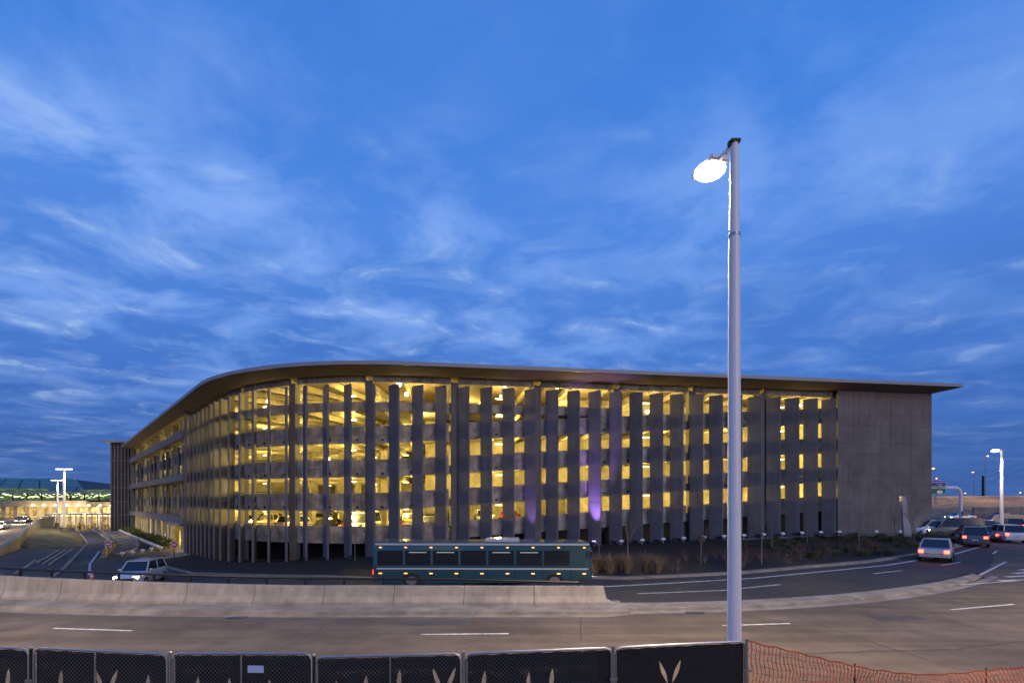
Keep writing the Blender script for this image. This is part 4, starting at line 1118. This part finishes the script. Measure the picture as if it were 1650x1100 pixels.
# ================================================================== left: berm, barriers, signs, lamps
def patch(name, m, poly, dz, h=0):
    """flat-ish polygon draped on ground (fan of rows)"""
    bm = bmesh.new(); vs_ = [bm.verts.new((x, y, 0)) for x, y in poly]; f = bm.faces.new(vs_)
    bmesh.ops.triangulate(bm, faces=bm.faces[:]); bmesh.ops.subdivide_edges(bm, edges=bm.edges[:], cuts=5, use_grid_fill=True)
    pc = poly
    def din(x, y):
        best = 1e9
        for i in range(len(pc)):
            a = Vector(pc[i]); b = Vector(pc[(i+1) % len(pc)]); p = Vector((x, y)); t = max(0, min(1, (p-a).dot(b-a)/(b-a).length_squared)); best = min(best, (p-(a+(b-a)*t)).length)
        return best
    for v in bm.verts: v.co.z = G(v.co.x, v.co.y)+dz+(h*sm(din(v.co.x, v.co.y)/7) if h else 0)
    me = bpy.data.meshes.new(name); bm.to_mesh(me); bm.free(); me.materials.append(m)
    me.polygons.foreach_set('use_smooth', [True]*len(me.polygons))
    o = inst(name, me); o['kind'] = 'structure'; return o
def gp(px, py):   # ground point on the lowered left side
    z = -2.6
    for _ in range(12):
        Y = (CAMZ-z)*825/(py-808); z = G((px-825)/825*Y, Y)
    return ((px-825)/825*Y, Y)
def ruled(name, m, A_, B_, nn=10, sub=4):
    mb = MB(); n = len(A_); rows = []
    for i in range((n-1)*sub+1):
        k = min(i//sub, n-2); t = (i-k*sub)/sub
        a = Vector(A_[k]).lerp(Vector(A_[k+1]), t); b = Vector(B_[k]).lerp(Vector(B_[k+1]), t)
        rows.append([a.lerp(b, j/nn)+Vector((0,0,.10*math.sin(i*1.7+j*1.3)*math.sin(math.pi*j/nn)+.45*math.sin(math.pi*j/nn)*min(1, i/4))) for j in range(nn+1)])
    for r_ in rows: mb.v += [tuple(v) for v in r_]
    for i in range(len(rows)-1):
        for j in range(nn): a = i*(nn+1)+j; mb.f.append((a, a+nn+1, a+nn+2, a+1)); mb.m.append(0)
    return structure(name, mb, m)
def wp(px, Y, z): return ((px-825)/825*Y, Y, z)
_A = [(*gp(31,880), -2.75), wp(40,85,-1.9), wp(51,92,-1.35), wp(62,104,-1.3), wp(73,114,-1.5), wp(86,121,-1.9), wp(94,127,-2.4), wp(104,131,-2.8)]
_B = [(*gp(*q), G(*gp(*q))+.03) for q in ((50,884),(92,883),(132,881),(141,875.5),(136,868),(130,861),(124,854.5),(116,850))]
ruled('grass_berm', M['grass'], _A, _B)
ruled('bare_soil', M['dirt'], [(a[0]*.4+b[0]*.6, a[1]*.4+b[1]*.6, a[2]*.4+b[2]*.6+.22) for a, b in zip(_A[3:], _B[3:])], [(b[0]-.3, b[1], b[2]+.12) for b in _B[3:]])
def kerbline(name, pts, w=.35, dz=.09):
    mb = MB()
    for i in range(len(pts)-1):
        (x0,y0),(x1,y1) = pts[i], pts[i+1]; n = 6
        for k in range(n):
            a = (x0+(x1-x0)*k/n, y0+(y1-y0)*k/n); b = (x0+(x1-x0)*(k+1)/n, y0+(y1-y0)*(k+1)/n)
            mb.beam((*a, G(*a)+dz-.1), (*b, G(*b)+dz-.1), w, .22)
    return structure(name, mb, M['kerb'], False)
kerbline('berm_kerb', [gp(75,935), gp(115,903), gp(141,876), gp(127,857), gp(121,851)])
kerbline('island_kerb', [gp(187,851), gp(205,858), gp(219,870), gp(223,878), gp(218,884), gp(205,889), gp(188,893)], .4)
for a, b in ((gp(24,924),gp(58,902)),(gp(60,906),gp(96,886)),(gp(70,908),gp(106,886)),(gp(80,909),gp(116,885))): kerbline('traffic_kerb', [a, b], .3)
# hatched island
hp = [gp(186,853), gp(203,860), gp(216,870), gp(220,877), gp(214,882), gp(200,887), gp(180,891), gp(186,880), gp(188,871), gp(178,862), gp(168,855)]
patch('hatched_island', M['kerb'], hp, .012)
hm = MB()
for i in range(13):
    yy = 858+i*2.7; xa = interp(yy, [855,862,871,880,891], [172,180,189,187,181]); xb = interp(yy, [853,860,870,877,882,891], [190,203,215,219,213,190])
    a = gp(xa, yy+.0); b = gp(xb, yy+1.8)
    for k in range(6):
        p = (a[0]+(b[0]-a[0])*k/6, a[1]+(b[1]-a[1])*k/6); q = (a[0]+(b[0]-a[0])*(k+1)/6, a[1]+(b[1]-a[1])*(k+1)/6)
        hm.beam((*p, G(*p)+.02), (*q, G(*q)+.02), .9, .02)
structure('hatch_bars', hm, M['asphalt_dark'], False)
# planted strip with shrubs beside the wing
strip_ = [gp(196,853), gp(208,855), gp(262,884), gp(255,888), gp(228,882), gp(205,861)]
patch('side_bed', M['soil'], strip_, .05)
for i in range(34):
    t = i/33; px = 203+t*64+random.uniform(-3,3); py = 857+t*26+random.uniform(-1.0,1.6); x, y = gp(px, py)
    lb_ = 'bushy yellow-green shrub beside the lit garage wing, %s from the far end' % ordw(i+1)
    plant('green_shrub', GS, x, y, random.uniform(0,6), random.uniform(1.0,1.5), lb_, 'shrub', 'green shrubs beside the garage wing')
for i in range(22):
    t = i/21; px = 193+t*66; py = 856.5+t*30; x, y = gp(px, py)
    r = empty('bed_floodlight', (x, y, G(x, y)), 0, 'small white floodlight edging the bed beside the garage wing, %s from the far end' % ordw(i+1), 'floodlight', 'white floodlights edging the side bed')
    mb = MB(); mb.tube([(0,0,0),(0,0,.3)], .04, 5); mb.build('stake', M['white'], r, world=False); mb = MB(); mb.box((0,0,.42), (.5,.35,.26), .3, .3); mb.build('housing', M['white'], r, bevel=.04, world=False)
for i, (px, py) in enumerate(((197,896),(214,894),(230,891),(244,888))):
    x, y = gp(px, py); r = empty('bed_floodlight', (x, y, G(x, y)), 0, 'small white floodlight on the grass corner near the garage exit, %s from the left' % names_[i], 'floodlight', 'white floodlights on the grass corner')
    mb = MB(); mb.tube([(0,0,0),(0,0,.3)], .04, 5); mb.build('stake', M['white'], r, world=False); mb = MB(); mb.box((0,0,.42), (.45,.3,.24), .3, .3); mb.build('housing', M['white'], r, bevel=.04, world=False)
patch('corner_lawn', M['grass'], [gp(183,894), gp(205,889), gp(225,886), gp(262,884), gp(235,893), gp(205,897)], .04)
patch('exit_apron', M['kerb'], [gp(262,899), gp(285,886), gp(301,884), gp(301,901), gp(268,905), gp(232,938), gp(238,934)], .006)
# jersey barriers
jl = [(147,851.5),(150,853),(154,855),(158,857.5),(162,860),(166,862.5),(170,865),(174,868),(178,871),(182,874.5),(184,878),(181.5,881.5),(178,885),(174,889),(170,893.5),(166,898)]
jm = MB(); Lj = 3.4
jprof = lambda x: [(x,-.3,0),(x,.3,0),(x,.3,.08),(x,.13,.3),(x,.08,.85),(x,-.08,.85),(x,-.13,.3),(x,-.3,.08)]
jm.loft([jprof(-.5), jprof(.5)]); jme = jm.mesh('jersey_barrier', M['kerb'])
for i in range(len(jl)-1):
    a, b = gp(*jl[i]), gp(*jl[i+1]); mx_, my_ = (a[0]+b[0])/2, (a[1]+b[1])/2; ln = math.hypot(b[0]-a[0], b[1]-a[1])
    o = inst('jersey_barrier', jme, None, (mx_, my_, G(mx_, my_)-.02), math.atan2(b[1]-a[1], b[0]-a[0]), (ln*.97, 1, 1.05))
    tag(o, 'pale concrete jersey barrier in the line beside the exit road, %s from the far end' % names_[i], 'barrier', 'jersey barriers beside the exit road')
# no-entry signs
def text_part(txt, size, m, parent, loc, rot=(R(90), 0, 0), align='CENTER', name='lettering'):
    cu = bpy.data.curves.new('txt', 'FONT'); cu.body = txt; cu.size = size; cu.align_x = align; cu.align_y = 'CENTER'; cu.extrude = .004
    to = bpy.data.objects.new('tmp_text', cu); COL.objects.link(to); dg = bpy.context.evaluated_depsgraph_get(); dg.update()
    me = bpy.data.meshes.new_from_object(to.evaluated_get(dg)); bpy.data.objects.remove(to); bpy.data.curves.remove(cu)
    me.materials.clear(); me.materials.append(m)
    o = bpy.data.objects.new(name, me); COL.objects.link(o); o.parent = parent; o.location = loc; o.rotation_euler = rot; return o
def no_entry(px, py, Y, foot, label):
    c = at(px, py, Y); z0 = G(c.x, c.y); r = empty('no_entry_sign', (c.x, c.y, z0), 0, label, 'sign'); h = c.z-z0
    mb = MB(); mb.tube([(0,.04,0),(0,.04,h+.3)], .04, 6); mb.build('post', M['dark'], r, world=False)
    mb = MB(); mb.box((0,0,h), (.76,.02,.76)); mb.build('sign_plate', M['white'], r, world=False)
    mb = MB(); mb.tube([(0,-.012,h),(0,-.024,h)], .36, 28); mb.build('red_disc', M['signred'], r, world=False)
    mb = MB(); mb.box((0,-.03,h), (.54,.012,.14)); mb.build('white_bar', M['white'], r, world=False)
    text_part('DO NOT', .12, M['white'], r, (0,-.032,h+.2)); text_part('ENTER', .12, M['white'], r, (0,-.032,h-.2))
no_entry(174.3, 876, 60, 0, 'round red do not enter sign standing by the jersey barriers')
no_entry(280.5, 877, 60, 0, 'round red do not enter sign in front of the garage exit')
cx, cy = gp(148, 921); cx, cy = (148-825)/825*40, 40
cone = empty('traffic_cone', (cx, cy, G(cx, cy)), 0, 'orange traffic cone with white bands on the road behind the barrier', 'traffic cone')
mb = MB(); mb.box((0,0,.03), (.5,.5,.06)); mb.build('foot', M['rubber'], cone, world=False)
mb = MB(); mb.tube([(0,0,.06),(0,0,.95)], [.2,.035], 14); mb.build('body', M['plastic_o'], cone, True, world=False)
for z in (.42, .66): mb = MB(); mb.tube([(0,0,z),(0,0,z+.13)], [.2-.165*(z-.06)/.89+.006, .2-.165*(z+.07)/.89+.006], 14); mb.build('white_band', M['white'], cone, True, world=False)
# twin-headed lamps on the berm
def twin(px, pyb, pyt, Y, label):
    b = at(px, pyb, Y); h = (pyb-pyt)/825*Y; r = empty('street_lamp', tuple(b), 0, label, 'street lamp', 'twin-headed lamps on the grass berm')
    mb = MB(); mb.tube([(0,0,0),(0,0,h)], [.26,.14], 12); mb.build('pole', M['polew'], r, True, world=False)
    mb = MB(); mb.tube([(0,0,-.6),(0,0,.7)], .5, 12); mb.build('footing', M['kerb'], r, True, world=False)
    for sg in (-1, 1):
        mb = MB(); mb.box((sg*.8,0,h+.05), (1.5,.35,.14)); hd = mb.build('lamp_head', M['polew'], r, world=False)
        mb = MB(); mb.box((sg*.85,-.03,h-.06), (1.2,.32,.1)); mb.build('lamp_lens', M['e_far'], hd, world=False)
    for sg in (-1, 1): lamp_or_fill(b.x+sg*1.15, b.y-.05, b.z+h-.25, 3800, (1, .82, .6), .8, 155)
    return r
twin(103.5, 855, 755, 97, 'nearer and taller twin-headed white street lamp on the grass berm at left')
twin(92.5, 846, 773, 128, 'further and shorter twin-headed white street lamp on the grass berm at left')
# ramp with parapet
rp = [wp(-40,58,-3.0), wp(0,66,-2.08), wp(30,76,-1.34), wp(48,90,-.15), wp(60,102,.29), wp(72,114,.41), wp(84,124,.39)]
rampo = empty('ramp_wall', (-60, 60, 0), 0, 'curving concrete wall with a rail along the ramp at far left', 'wall')
for i in range(len(rp)-1):
    a, b = Vector(rp[i]), Vector(rp[i+1]); mb = MB(); 
    d = (b-a).normalized(); n = Vector((-d.y, d.x, 0))*.2
    mb.hexa([(a.x-n.x,a.y-n.y,-3.2),(a.x+n.x,a.y+n.y,-3.2),(b.x+n.x,b.y+n.y,-3.2),(b.x-n.x,b.y-n.y,-3.2),a-n+Vector((0,0,.1)),a+n+Vector((0,0,.1)),b+n+Vector((0,0,.1)),b-n+Vector((0,0,.1))])
    mb.build('wall_segment', M['barrier'], rampo)
mb = MB(); mb.tube([(x, y, z+.38) for x, y, z in rp], .05, 6); mb.build('rail', M['steel'], rampo)
for i in range(len(rp)-1):
    for k in range(4):
        t = k/4; a = Vector(rp[i]).lerp(Vector(rp[i+1]), t); mb = MB(); mb.box((a.x, a.y, a.z+.22), (.07,.07,.36)); mb.build('rail_post', M['steel'], rampo)
mb = MB()
rr_ = [(x, y, max(z, -1.95)) for x, y, z in rp]+[wp(82,138,.5)]
for i in range(len(rr_)-1):
    a, b = rr_[i], rr_[i+1]; za, zb = a[2]-.85, b[2]-.85
    mb.quad((a[0]-.2, a[1], za), (b[0]-.2, b[1], zb), (b[0]-16, b[1]+1, zb), (a[0]-16, a[1]+1, za))
    mb.quad((a[0]-.2, a[1], za-.5), (b[0]-.2, b[1], zb-.5), (b[0]-16, b[1]+1, zb-.5), (a[0]-16, a[1]+1, za-.5))
structure('ramp_road', mb, M['asphalt_old'], False)
# round end wall of the ramp abutment
mb = MB(); pts = [wp(84,124.3,0)[:2], wp(86,128,0)[:2], wp(85,132,0)[:2], wp(78,135,0)[:2]]
for i in range(len(pts)-1): 
    a, b = pts[i], pts[i+1]; mb.beam((*a, -1.3), (*b, -1.3), .4, 3.4)
o = mb.build('abutment_wall', M['barrier']); tag(o, 'rounded concrete abutment wall where the ramp meets the berm', 'wall')
# ------------------------------------------------------------------ terminal
term = empty('airport_terminal', (-150, 150, 0), 0, 'long low airport terminal with a teal glass roof and green-lit windows at far left', 'terminal')
TY = 150.0
def X(px, Y=TY): return (px-825)/825*Y
def Z(py, Y=TY): return CAMZ+(808-py)/825*Y
xl, xr = -300, X(200)
mb = MB(); 
e0, e1 = Vector((xl, TY+1, Z(797))), Vector((X(136, TY+1), TY+1, Z(790)))
rid0, rid1 = Vector((xl, 178, Z(768.5, 178))), Vector((X(117, 178), 178, Z(770, 178)))
nr = 26
for i in range(nr):
    for j in range(4):
        def pt(u, v): 
            a = e0.lerp(e1, u); b = rid0.lerp(rid1, u); return a.lerp(b, v)
        u0, u1 = i/nr+.0012, (i+1)/nr-.0012; v0, v1 = j/4+.012, (j+1)/4-.012
        m2 = MB(); q = [pt(u0, v0), pt(u1, v0), pt(u1, v1), pt(u0, v1)]; m2.hexa([*q, *[w+Vector((0,.1,-.25)) for w in q]]); m2.build('roof_pane', M['tealglass'], term) if i > 8 else mb.hexa([*q, *[w+Vector((0,.1,-.25)) for w in q]])
mb.build('roof_glazing', M['tealglass'], term)
mb = MB(); mb.quad(e0+Vector((0,.5,-.4)), e1+Vector((0,.5,-.4)), rid1+Vector((0,.5,-.4)), rid0+Vector((0,.5,-.4))); mb.quad(e1+Vector((0,.5,-.4)), e1+Vector((0,56,-.4)), rid1+Vector((0,.5,-.4)), rid1+Vector((0,1,-.4))); mb.build('roof_frame', M['blade'], term)
mb = MB(); mb.span(xl, xr, TY+2, TY+40, -3, Z(791)); mb.build('hall', M['blade'], term)
mb = MB(); mb.span(xl, xr, TY-.5, TY+1.9, Z(794), Z(791.3)); mb.build('eave', M['roof'], term)
CLR = []
mb = MB(); mb.span(xl, X(71), TY+1.7, TY+1.95, Z(791.1), Z(786)); CLR.append(mb)
mb = MB(); mb.span(X(122), X(180), TY+1.7, TY+1.95, Z(791.1), Z(788)); CLR.append(mb)
for a, b in ((74, 116), (181, 205)):
    for i in range(6):
        x0 = X(a+(b-a)*i/6); x1 = X(a+(b-a)*(i+1)/6)-.12; mb = MB(); q = [Vector((x0, TY-.4, Z(792))), Vector((x1, TY-.4, Z(792))), Vector((x1-1.2, TY+3.5, Z(784.5))), Vector((x0-1.2, TY+3.5, Z(784.5)))]
        mb.hexa([*q, *[w+Vector((0,.1,-.2)) for w in q]]); mb.build('skylight_pane', M['tealglass'], term)
M['term_win'] = bpy.data.materials.new('terminal_window_glow'); M['term_win'].use_nodes = True
def glowmat(m, cols, strength, sc_):
    t = m.node_tree; n = t.nodes; b = n['Principled BSDF']; tcn = n.new('ShaderNodeTexCoord'); mp = n.new('ShaderNodeMapping'); mp.inputs['Scale'].default_value = sc_
    nz = n.new('ShaderNodeTexNoise'); nz.inputs['Scale'].default_value = 1; nz.inputs['Detail'].default_value = 5; nz.inputs['Roughness'].default_value = .75
    t.links.new(tcn.outputs['Object'], mp.inputs[0]); t.links.new(mp.outputs[0], nz.inputs['Vector'])
    r_ = n.new('ShaderNodeValToRGB'); e = r_.color_ramp.elements
    while len(e) < len(cols): e.new(.5)
    for i, (p, c) in enumerate(cols): e[i].position = p; e[i].color = c+(1,)
    t.links.new(nz.outputs[0], r_.inputs[0]); t.links.new(r_.outputs[0], b.inputs['Emission Color']); b.inputs['Emission Strength'].default_value = strength
    b.inputs['Base Color'].default_value = (.02,.02,.02,1); b.inputs['Roughness'].default_value = .2
glowmat(M['term_win'], [(.34,(.008,.02,.012)),(.46,(.04,.07,.03)),(.56,(.13,.19,.06)),(.68,(.35,.42,.16)),(.80,(.8,.85,.5))], 1.0, (.35,.5,3.4))
M['low_win'] = bpy.data.materials.new('lower_hall_glow'); M['low_win'].use_nodes = True
glowmat(M['low_win'], [(.34,(.02,.015,.005)),(.46,(.22,.13,.03)),(.57,(.75,.50,.13)),(.68,(1,.88,.5))], 1.1, (.9,.45,1.9))
nw = 44
for c_ in CLR: c_.build('clerestory', M['term_win'], term)
for i in range(nw):
    x0 = xl+(xr-xl)*i/nw; x1 = xl+(xr-xl)*(i+1)/nw
    mb = MB(); mb.span(x0+.12, x1-.12, TY+1.5, TY+1.9, Z(805.5), Z(794.2)); mb.build('window', M['term_win'], term)
    mb = MB(); mb.span(x0-.11, x0+.11, TY+1.2, TY+1.9, Z(807), Z(794.2)); mb.build('mullion', M['dark'], term)
M['e_hall'] = em('hall_lamp', (.85, 1.0, .45), 2.5)
for i in range(80):
    x0 = X(-5+i*2.5+rnd_.uniform(-.5,.5), TY); zz = Z(rnd_.uniform(794.8, 801.5), TY); mb = MB(); mb.box((x0, TY+1.42, zz), (rnd_.uniform(.25,.9), .08, rnd_.uniform(.10,.22))); mb.build('hall_lamp', M['e_hall'], term)
mb = MB(); mb.span(xl, xr, TY-13, TY+1.4, Z(815, 137), Z(808, 137)); mb.build('upper_deck', M['barrier'], term)
mb = MB(); mb.span(xl, xr, TY-13.4, TY-13.02, Z(816, 137), Z(806, 137)); mb.build('deck_parapet', M['barrier'], term)
for i in range(12):
    x0 = xl+(xr-xl)*i/12; x1 = xl+(xr-xl)*(i+1)/12; mb = MB(); mb.span(x0, x1-.1, TY+1.4, TY+1.8, -2.9, Z(816)); mb.build('lower_wall', M['low_win'], term)
for i in range(26):
    x0 = X(60, 139)+i*3.2-60
    if x0 > xr+8: break
    mb = MB(); mb.span(x0-.55, x0+.55, 138.6, 139.7, -2.9, Z(815, 137)); mb.build('column', M['inner'], term)
for i in range(14):
    x0 = X(128, 137)+i*3.0*1.0-12
    mb = MB(); mb.sphere((x0, 136.4, Z(813.5, 136.4)), .24, 8); mb.build('deck_lamp', M['e_sodium'], term, True)
for i in range(7): lamp('POINT', (X(40+i*24, 134), 134, 1.2), 900, (1, .72, .3), term, .4)
for i in range(10): lamp('POINT', (X(20+i*20, 144), 144, 1.4), 700, (1, .75, .3), term, .4)
# entrance canopy, glazed front
can = empty('glass_canopy', (X(140,130), 130, -2.9), 0, 'glazed walkway canopy with tall posts in front of the terminal lower level', 'canopy')
mb = MB(); mb.span(X(80,130), X(198,130), 128.5, 133, Z(829,130), Z(827,130)); mb.build('canopy_roof', M['roof'], can)
for i in range(14):
    x0 = X(84,130)+i*(X(196,130)-X(84,130))/13; mb = MB(); mb.span(x0-.1, x0+.1, 129, 129.2, -2.9, Z(829,130)-.01); mb.build('post', M['white'], can)
    if i < 13:
        mb = MB(); mb.box((x0+.7, 130, Z(830.2,130)), (1.0,.2,.12)); mb.build('tube_lamp', M['e_tube'], can)
for i in range(16):
    x0 = X(108+i*5.6, 127); r = empty('bollard', (x0, 127, G(x0,127)), 0, 'short yellow bollard in front of the glazed canopy, %s from the left' % ordw(i+1), 'bollard', 'yellow bollards before the canopy')
    mb = MB(); mb.tube([(0,0,0),(0,0,1.1)], .14, 8); mb.build('shaft', M['paint_y'], r, True, world=False)
    mb = MB(); mb.sphere((0,0,1.1), .14, 8); mb.build('cap', M['paint_y'], r, True, world=False)
# attendant in a yellow vest
x0 = X(128,126); man = empty('person', (x0, 126, G(x0,126)), 0, 'person in a yellow safety vest standing at the top of the exit road', 'person')
bm = bmesh.new(); sk = bm.verts.layers.skin.verify()
jt = dict(p=((0,0,.95),.16), c=((0,0,1.3),.17), n=((0,0,1.5),.07), h=((0,-.02,1.66),.105), ls=((-.2,0,1.42),.075), le=((-.27,.02,1.15),.05), lh=((-.24,-.1,.9),.04), rs=((.2,0,1.42),.075), re=((.3,-.03,1.17),.05), rh=((.22,-.2,1.0),.04),
          lk=((-.12,-.01,.5),.075), lf=((-.13,.02,.08),.05), lt=((-.13,-.14,.04),.04), rk=((.12,-.03,.5),.075), rf=((.14,0,.08),.05), rt=((.15,-.16,.04),.04))
vv = {k: bm.verts.new(c) for k, (c, r_) in jt.items()}
for k, (c, r_) in jt.items(): vv[k][sk].radius = (r_, r_)
vv['p'][sk].use_root = True
for a, b in ('pc','cn','nh'): bm.edges.new((vv[a], vv[b]))
for a, b in (('c','ls'),('ls','le'),('le','lh'),('c','rs'),('rs','re'),('re','rh'),('p','lk'),('lk','lf'),('lf','lt'),('p','rk'),('rk','rf'),('rf','rt')): bm.edges.new((vv[a], vv[b]))
me = bpy.data.meshes.new('body'); bm.to_mesh(me); bm.free(); me.materials.append(M['cloth'])
bo = inst('body', me, man); bo.modifiers.new('s','SKIN'); bo.modifiers.new('d','SUBSURF').levels = 1
mb = MB(); rg = []
for z, a, b in ((.92,.20,.15),(1.1,.21,.16),(1.35,.24,.16),(1.46,.2,.13)): rg.append([(a*math.cos(6.283*k/12), b*math.sin(6.283*k/12), z) for k in range(12)])
mb.loft(rg); mb.build('safety_vest', M['hiviz'], man, True, world=False)
mb = MB(); mb.sphere((0,-.02,1.72), .125, 10, (1,1.05,.8)); mb.build('cap', M['cloth'], man, True, world=False)

# ================================================================== right: embankment, gantry, far lamps
mb = MB(); xs2 = fr(50, 420, 4)
rows = []
for x in xs2:
    rows.append([(x, 100, .3), (x, 104, .75+.3*math.sin(x*.35)), (x, 112, 2.1+.35*math.sin(x*.2+1)), (x, 122, 3.7+.25*math.sin(x*.5)), (x, 130, 5.0+(x-90)*.0045), (x, 145, 5.0+(x-90)*.0045), (x, 170, 0)])
for r_ in rows: mb.v += r_
for i in range(len(rows)-1):
    for j in range(6): a = i*7+j; mb.f.append((a, a+7, a+8, a+1)); mb.m.append(0)
structure('embankment', mb, M['gravel'])
mb = MB()
for i in range(len(xs2)-1):
    xa, xb = xs2[i], xs2[i+1]; mb.beam((xa, 130.3, 5.1+(xa-90)*.0045), (xb, 130.3, 5.1+(xb-90)*.0045), .25, .5)
o = mb.build('flyover_parapet', M['barrier']); tag(o, 'long concrete parapet of the raised road on top of the gravel bank', 'parapet')
mb = MB()
for i in range(len(xs2)-1):
    xa, xb = xs2[i], xs2[i+1]; mb.quad((xa,130.4,5.02+(xa-90)*.0045),(xb,130.4,5.02+(xb-90)*.0045),(xb,144,5.02+(xb-90)*.0045),(xa,144,5.02+(xa-90)*.0045))
structure('flyover_road', mb, M['asphalt'], False)
for i in range(9):
    x = 96+i*9.5; lamp_or_fill(x, 124.5, 13, 6000, (1, .66, .36), .8, 150) if i % 2 == 0 else None  # warm beams with no fixtures, added to brighten the gravel bank
mb = MB(); mb.beam((X(1568,104),104,1.6), (X(1680,104)+8,104,1.9), .4, 2.4); o = mb.build('retaining_wall', M['kerb']); tag(o, 'pale low retaining wall at the foot of the gravel bank', 'wall')
structure('slip_road', grid(fr(60, 140, 4), lambda x: 98.2, lambda x: 101.5, 1, .02), M['asphalt'])
for kx, cc, kd, lb in ((92,'red','sedan','red sedan passing left of the gantry post before the gravel bank'),(101,'grey','suv','grey suv passing below the pale retaining wall'),(84,'white','sedan','white sedan half hidden behind the garage corner')):
    put_car(kd, cc, kx, 96, .55, R(180), lb, 'cars passing below the gravel bank', 'tail')
# sign gantry
gY = 80; gr = empty('sign_gantry', (X(1548,gY), gY, G(X(1548,gY),gY)), 0, 'white curved sign gantry carrying a blue and a green road sign', 'sign gantry')
gx, gz = X(1548,gY), Z(785,gY)
mb = MB(); pts = [(gx, gY, .2), (gx, gY, gz-1.0)]+[(gx-1.0+math.cos(a)*1.0, gY, gz-1.0+math.sin(a)*1.0) for a in [R(15*i) for i in range(1, 7)]]+[(gx-12, gY, gz)]
mb.tube(pts, .24, 14); mb.build('gantry_pipe', M['white'], gr, True)
mb = MB(); mb.box((gx+.35, gY-.3, Z(827,gY)), (.8,.3,.75)); mb.build('control_box', M['kerb'], gr)
sx1 = X(1520,gY); sx0 = sx1-5.2
def panel(z0, z1, m, nm):
    mb = MB(); mb.span(sx0-.07, sx1+.07, gY-.36, gY-.31, z0-.05, z1+.05); b_ = mb.build(nm+'_border', M['white'], gr)
    mb = MB(); mb.span(sx0, sx1, gY-.42, gY-.37, z0, z1); mb.build(nm, m, gr)
panel(Z(782,gY), Z(774,gY), M['signblue'], 'blue_sign'); panel(Z(795.3,gY), Z(782.8,gY), M['signgreen'], 'green_sign')
go = root_loc(gr)
def gtext(t, px, py, size, al='CENTER'): text_part(t, size, M['white'], gr, (X(px,gY)-go.x, -.43, Z(py,gY)-go.z), align=al)
gtext('Economy Park', 1519, 776.4, .36, 'RIGHT'); gtext('Lot B', 1510, 780, .36); gtext('Donelson Pike', 1519, 785.2, .52, 'RIGHT'); gtext('To', 1510.5, 788.6, .22)
mb = MB(); mb.box((X(1510.5,gY), gY-.44, Z(792.2,gY)), (.78,.02,.42)); mb.sphere((X(1510.5,gY)-.3, gY-.44, Z(792.2,gY)), .17, 8, (1,.1,1)); mb.sphere((X(1510.5,gY)+.3, gY-.44, Z(792.2,gY)), .17, 8, (1,.1,1)); mb.build('route_shield', M['white'], gr)
lamp('SPOT', (sx1-1.5, gY-5, .8), 260, (1,.9,.75), None, .2, spot_size=R(80), spot_blend=.7).name = 'sign_light'
bpy.data.objects[-1] if False else None
for o_ in COL.objects:
    if o_.name == 'sign_light': o_.rotation_euler = (R(125), 0, 0)
# lamps on the right
def mast(px, pyt, Y, zb, label, lens, amber=True, arm=-1, r0=.13, hl=.8):
    x = X(px, Y); zt = Z(pyt, Y); r = empty('street_lamp', (x, Y, zb), 0, label, 'street lamp', 'lamps along the raised road' if amber else None); h = zt-zb
    mb = MB(); mb.tube([(0,0,-.5),(0,0,h)], [r0, r0*.65], 10); mb.build('pole', M['polew'] if not amber else M['steel'], r, True, world=False)
    mb = MB(); mb.box((arm*hl*.6,0,h+.02), (hl,.3,.14)); hd = mb.build('lamp_head', M['steel'], r, world=False)
    mb = MB(); mb.sphere((arm*hl*.65,-.05,h-.06), hl*.34, 8, (1.2,.7,.45)); mb.build('lamp_lens', lens, hd, True, world=False)
    lamp('SPOT', (x+arm*.5, Y-.4, zt+.1), 130, (1,.6,.25) if amber else (1,.9,.78), None, .1, spot_size=R(30), spot_blend=.8).name = 'lamp_spill'
    return r
r = mast(1614, 725, 62, .3, 'white street lamp with a bright head right of the sign gantry', M['e_far'], False, -1, .2, 1.3)
lamp_or_fill(X(1608,62)-.8, 61.2, Z(728,62)-.4, 3200, (1,.82,.6))
mast(1588, 734, 142, 5, 'tall amber lamp on the raised road left of the bright white lamp', M['e_amber'], True, 1)
mast(1570, 760, 160, 5, 'amber lamp on the raised road left of the dark utility pole', M['e_amber'])
mast(1557, 794, 190, 5, 'short distant amber lamp just right of the gantry post', M['e_amber'])
mast(1646, 793, 185, 5, 'short distant amber lamp at the right edge of the picture', M['e_amber'])
mast(1511, 770, 150, 5, 'amber lamp standing just above the blue road sign', M['e_amber'])
mast(1522, 792, 185, 5, 'small amber lamp at the right side of the green road sign', M['e_amber'])
mast(1507, 754, 120, 4, 'amber lamp close to the right corner of the garage', M['e_amber'])
# utility pole with wires
ux, uY = X(1584,150), 150; up = empty('utility_pole', (ux, uY, 4), 0, 'dark wooden utility pole standing on the far side of the raised road', 'utility pole')
mb = MB(); mb.tube([(ux,uY,4),(ux,uY,Z(766,uY))], [.35,.28], 8); mb.build('pole', M['dark'], up, True)
for dz, dy in ((0,0),(-2.0,.6),(-3.6,-.4)):
    mb = MB(); pts = []
    for i in range(25):
        t = i/24; xx = X(1480,300)+(X(1680,110)-X(1480,300))*t; yy = 300+(110-300)*t; zz = Z(786,300)+(Z(716,110)-Z(786,300))*t-3.0*math.sin(math.pi*t)+dz
        pts.append((xx, yy, zz))
    mb.tube(pts, .025, 3, False); o = mb.build('overhead_wire', M['dark'])
    tag(o, 'thin overhead wire crossing the dusk sky above the raised road, %s' % {0:'highest of the three',-2.0:'middle of the three',-3.6:'lowest of the three'}[dz], 'wire', 'overhead wires')
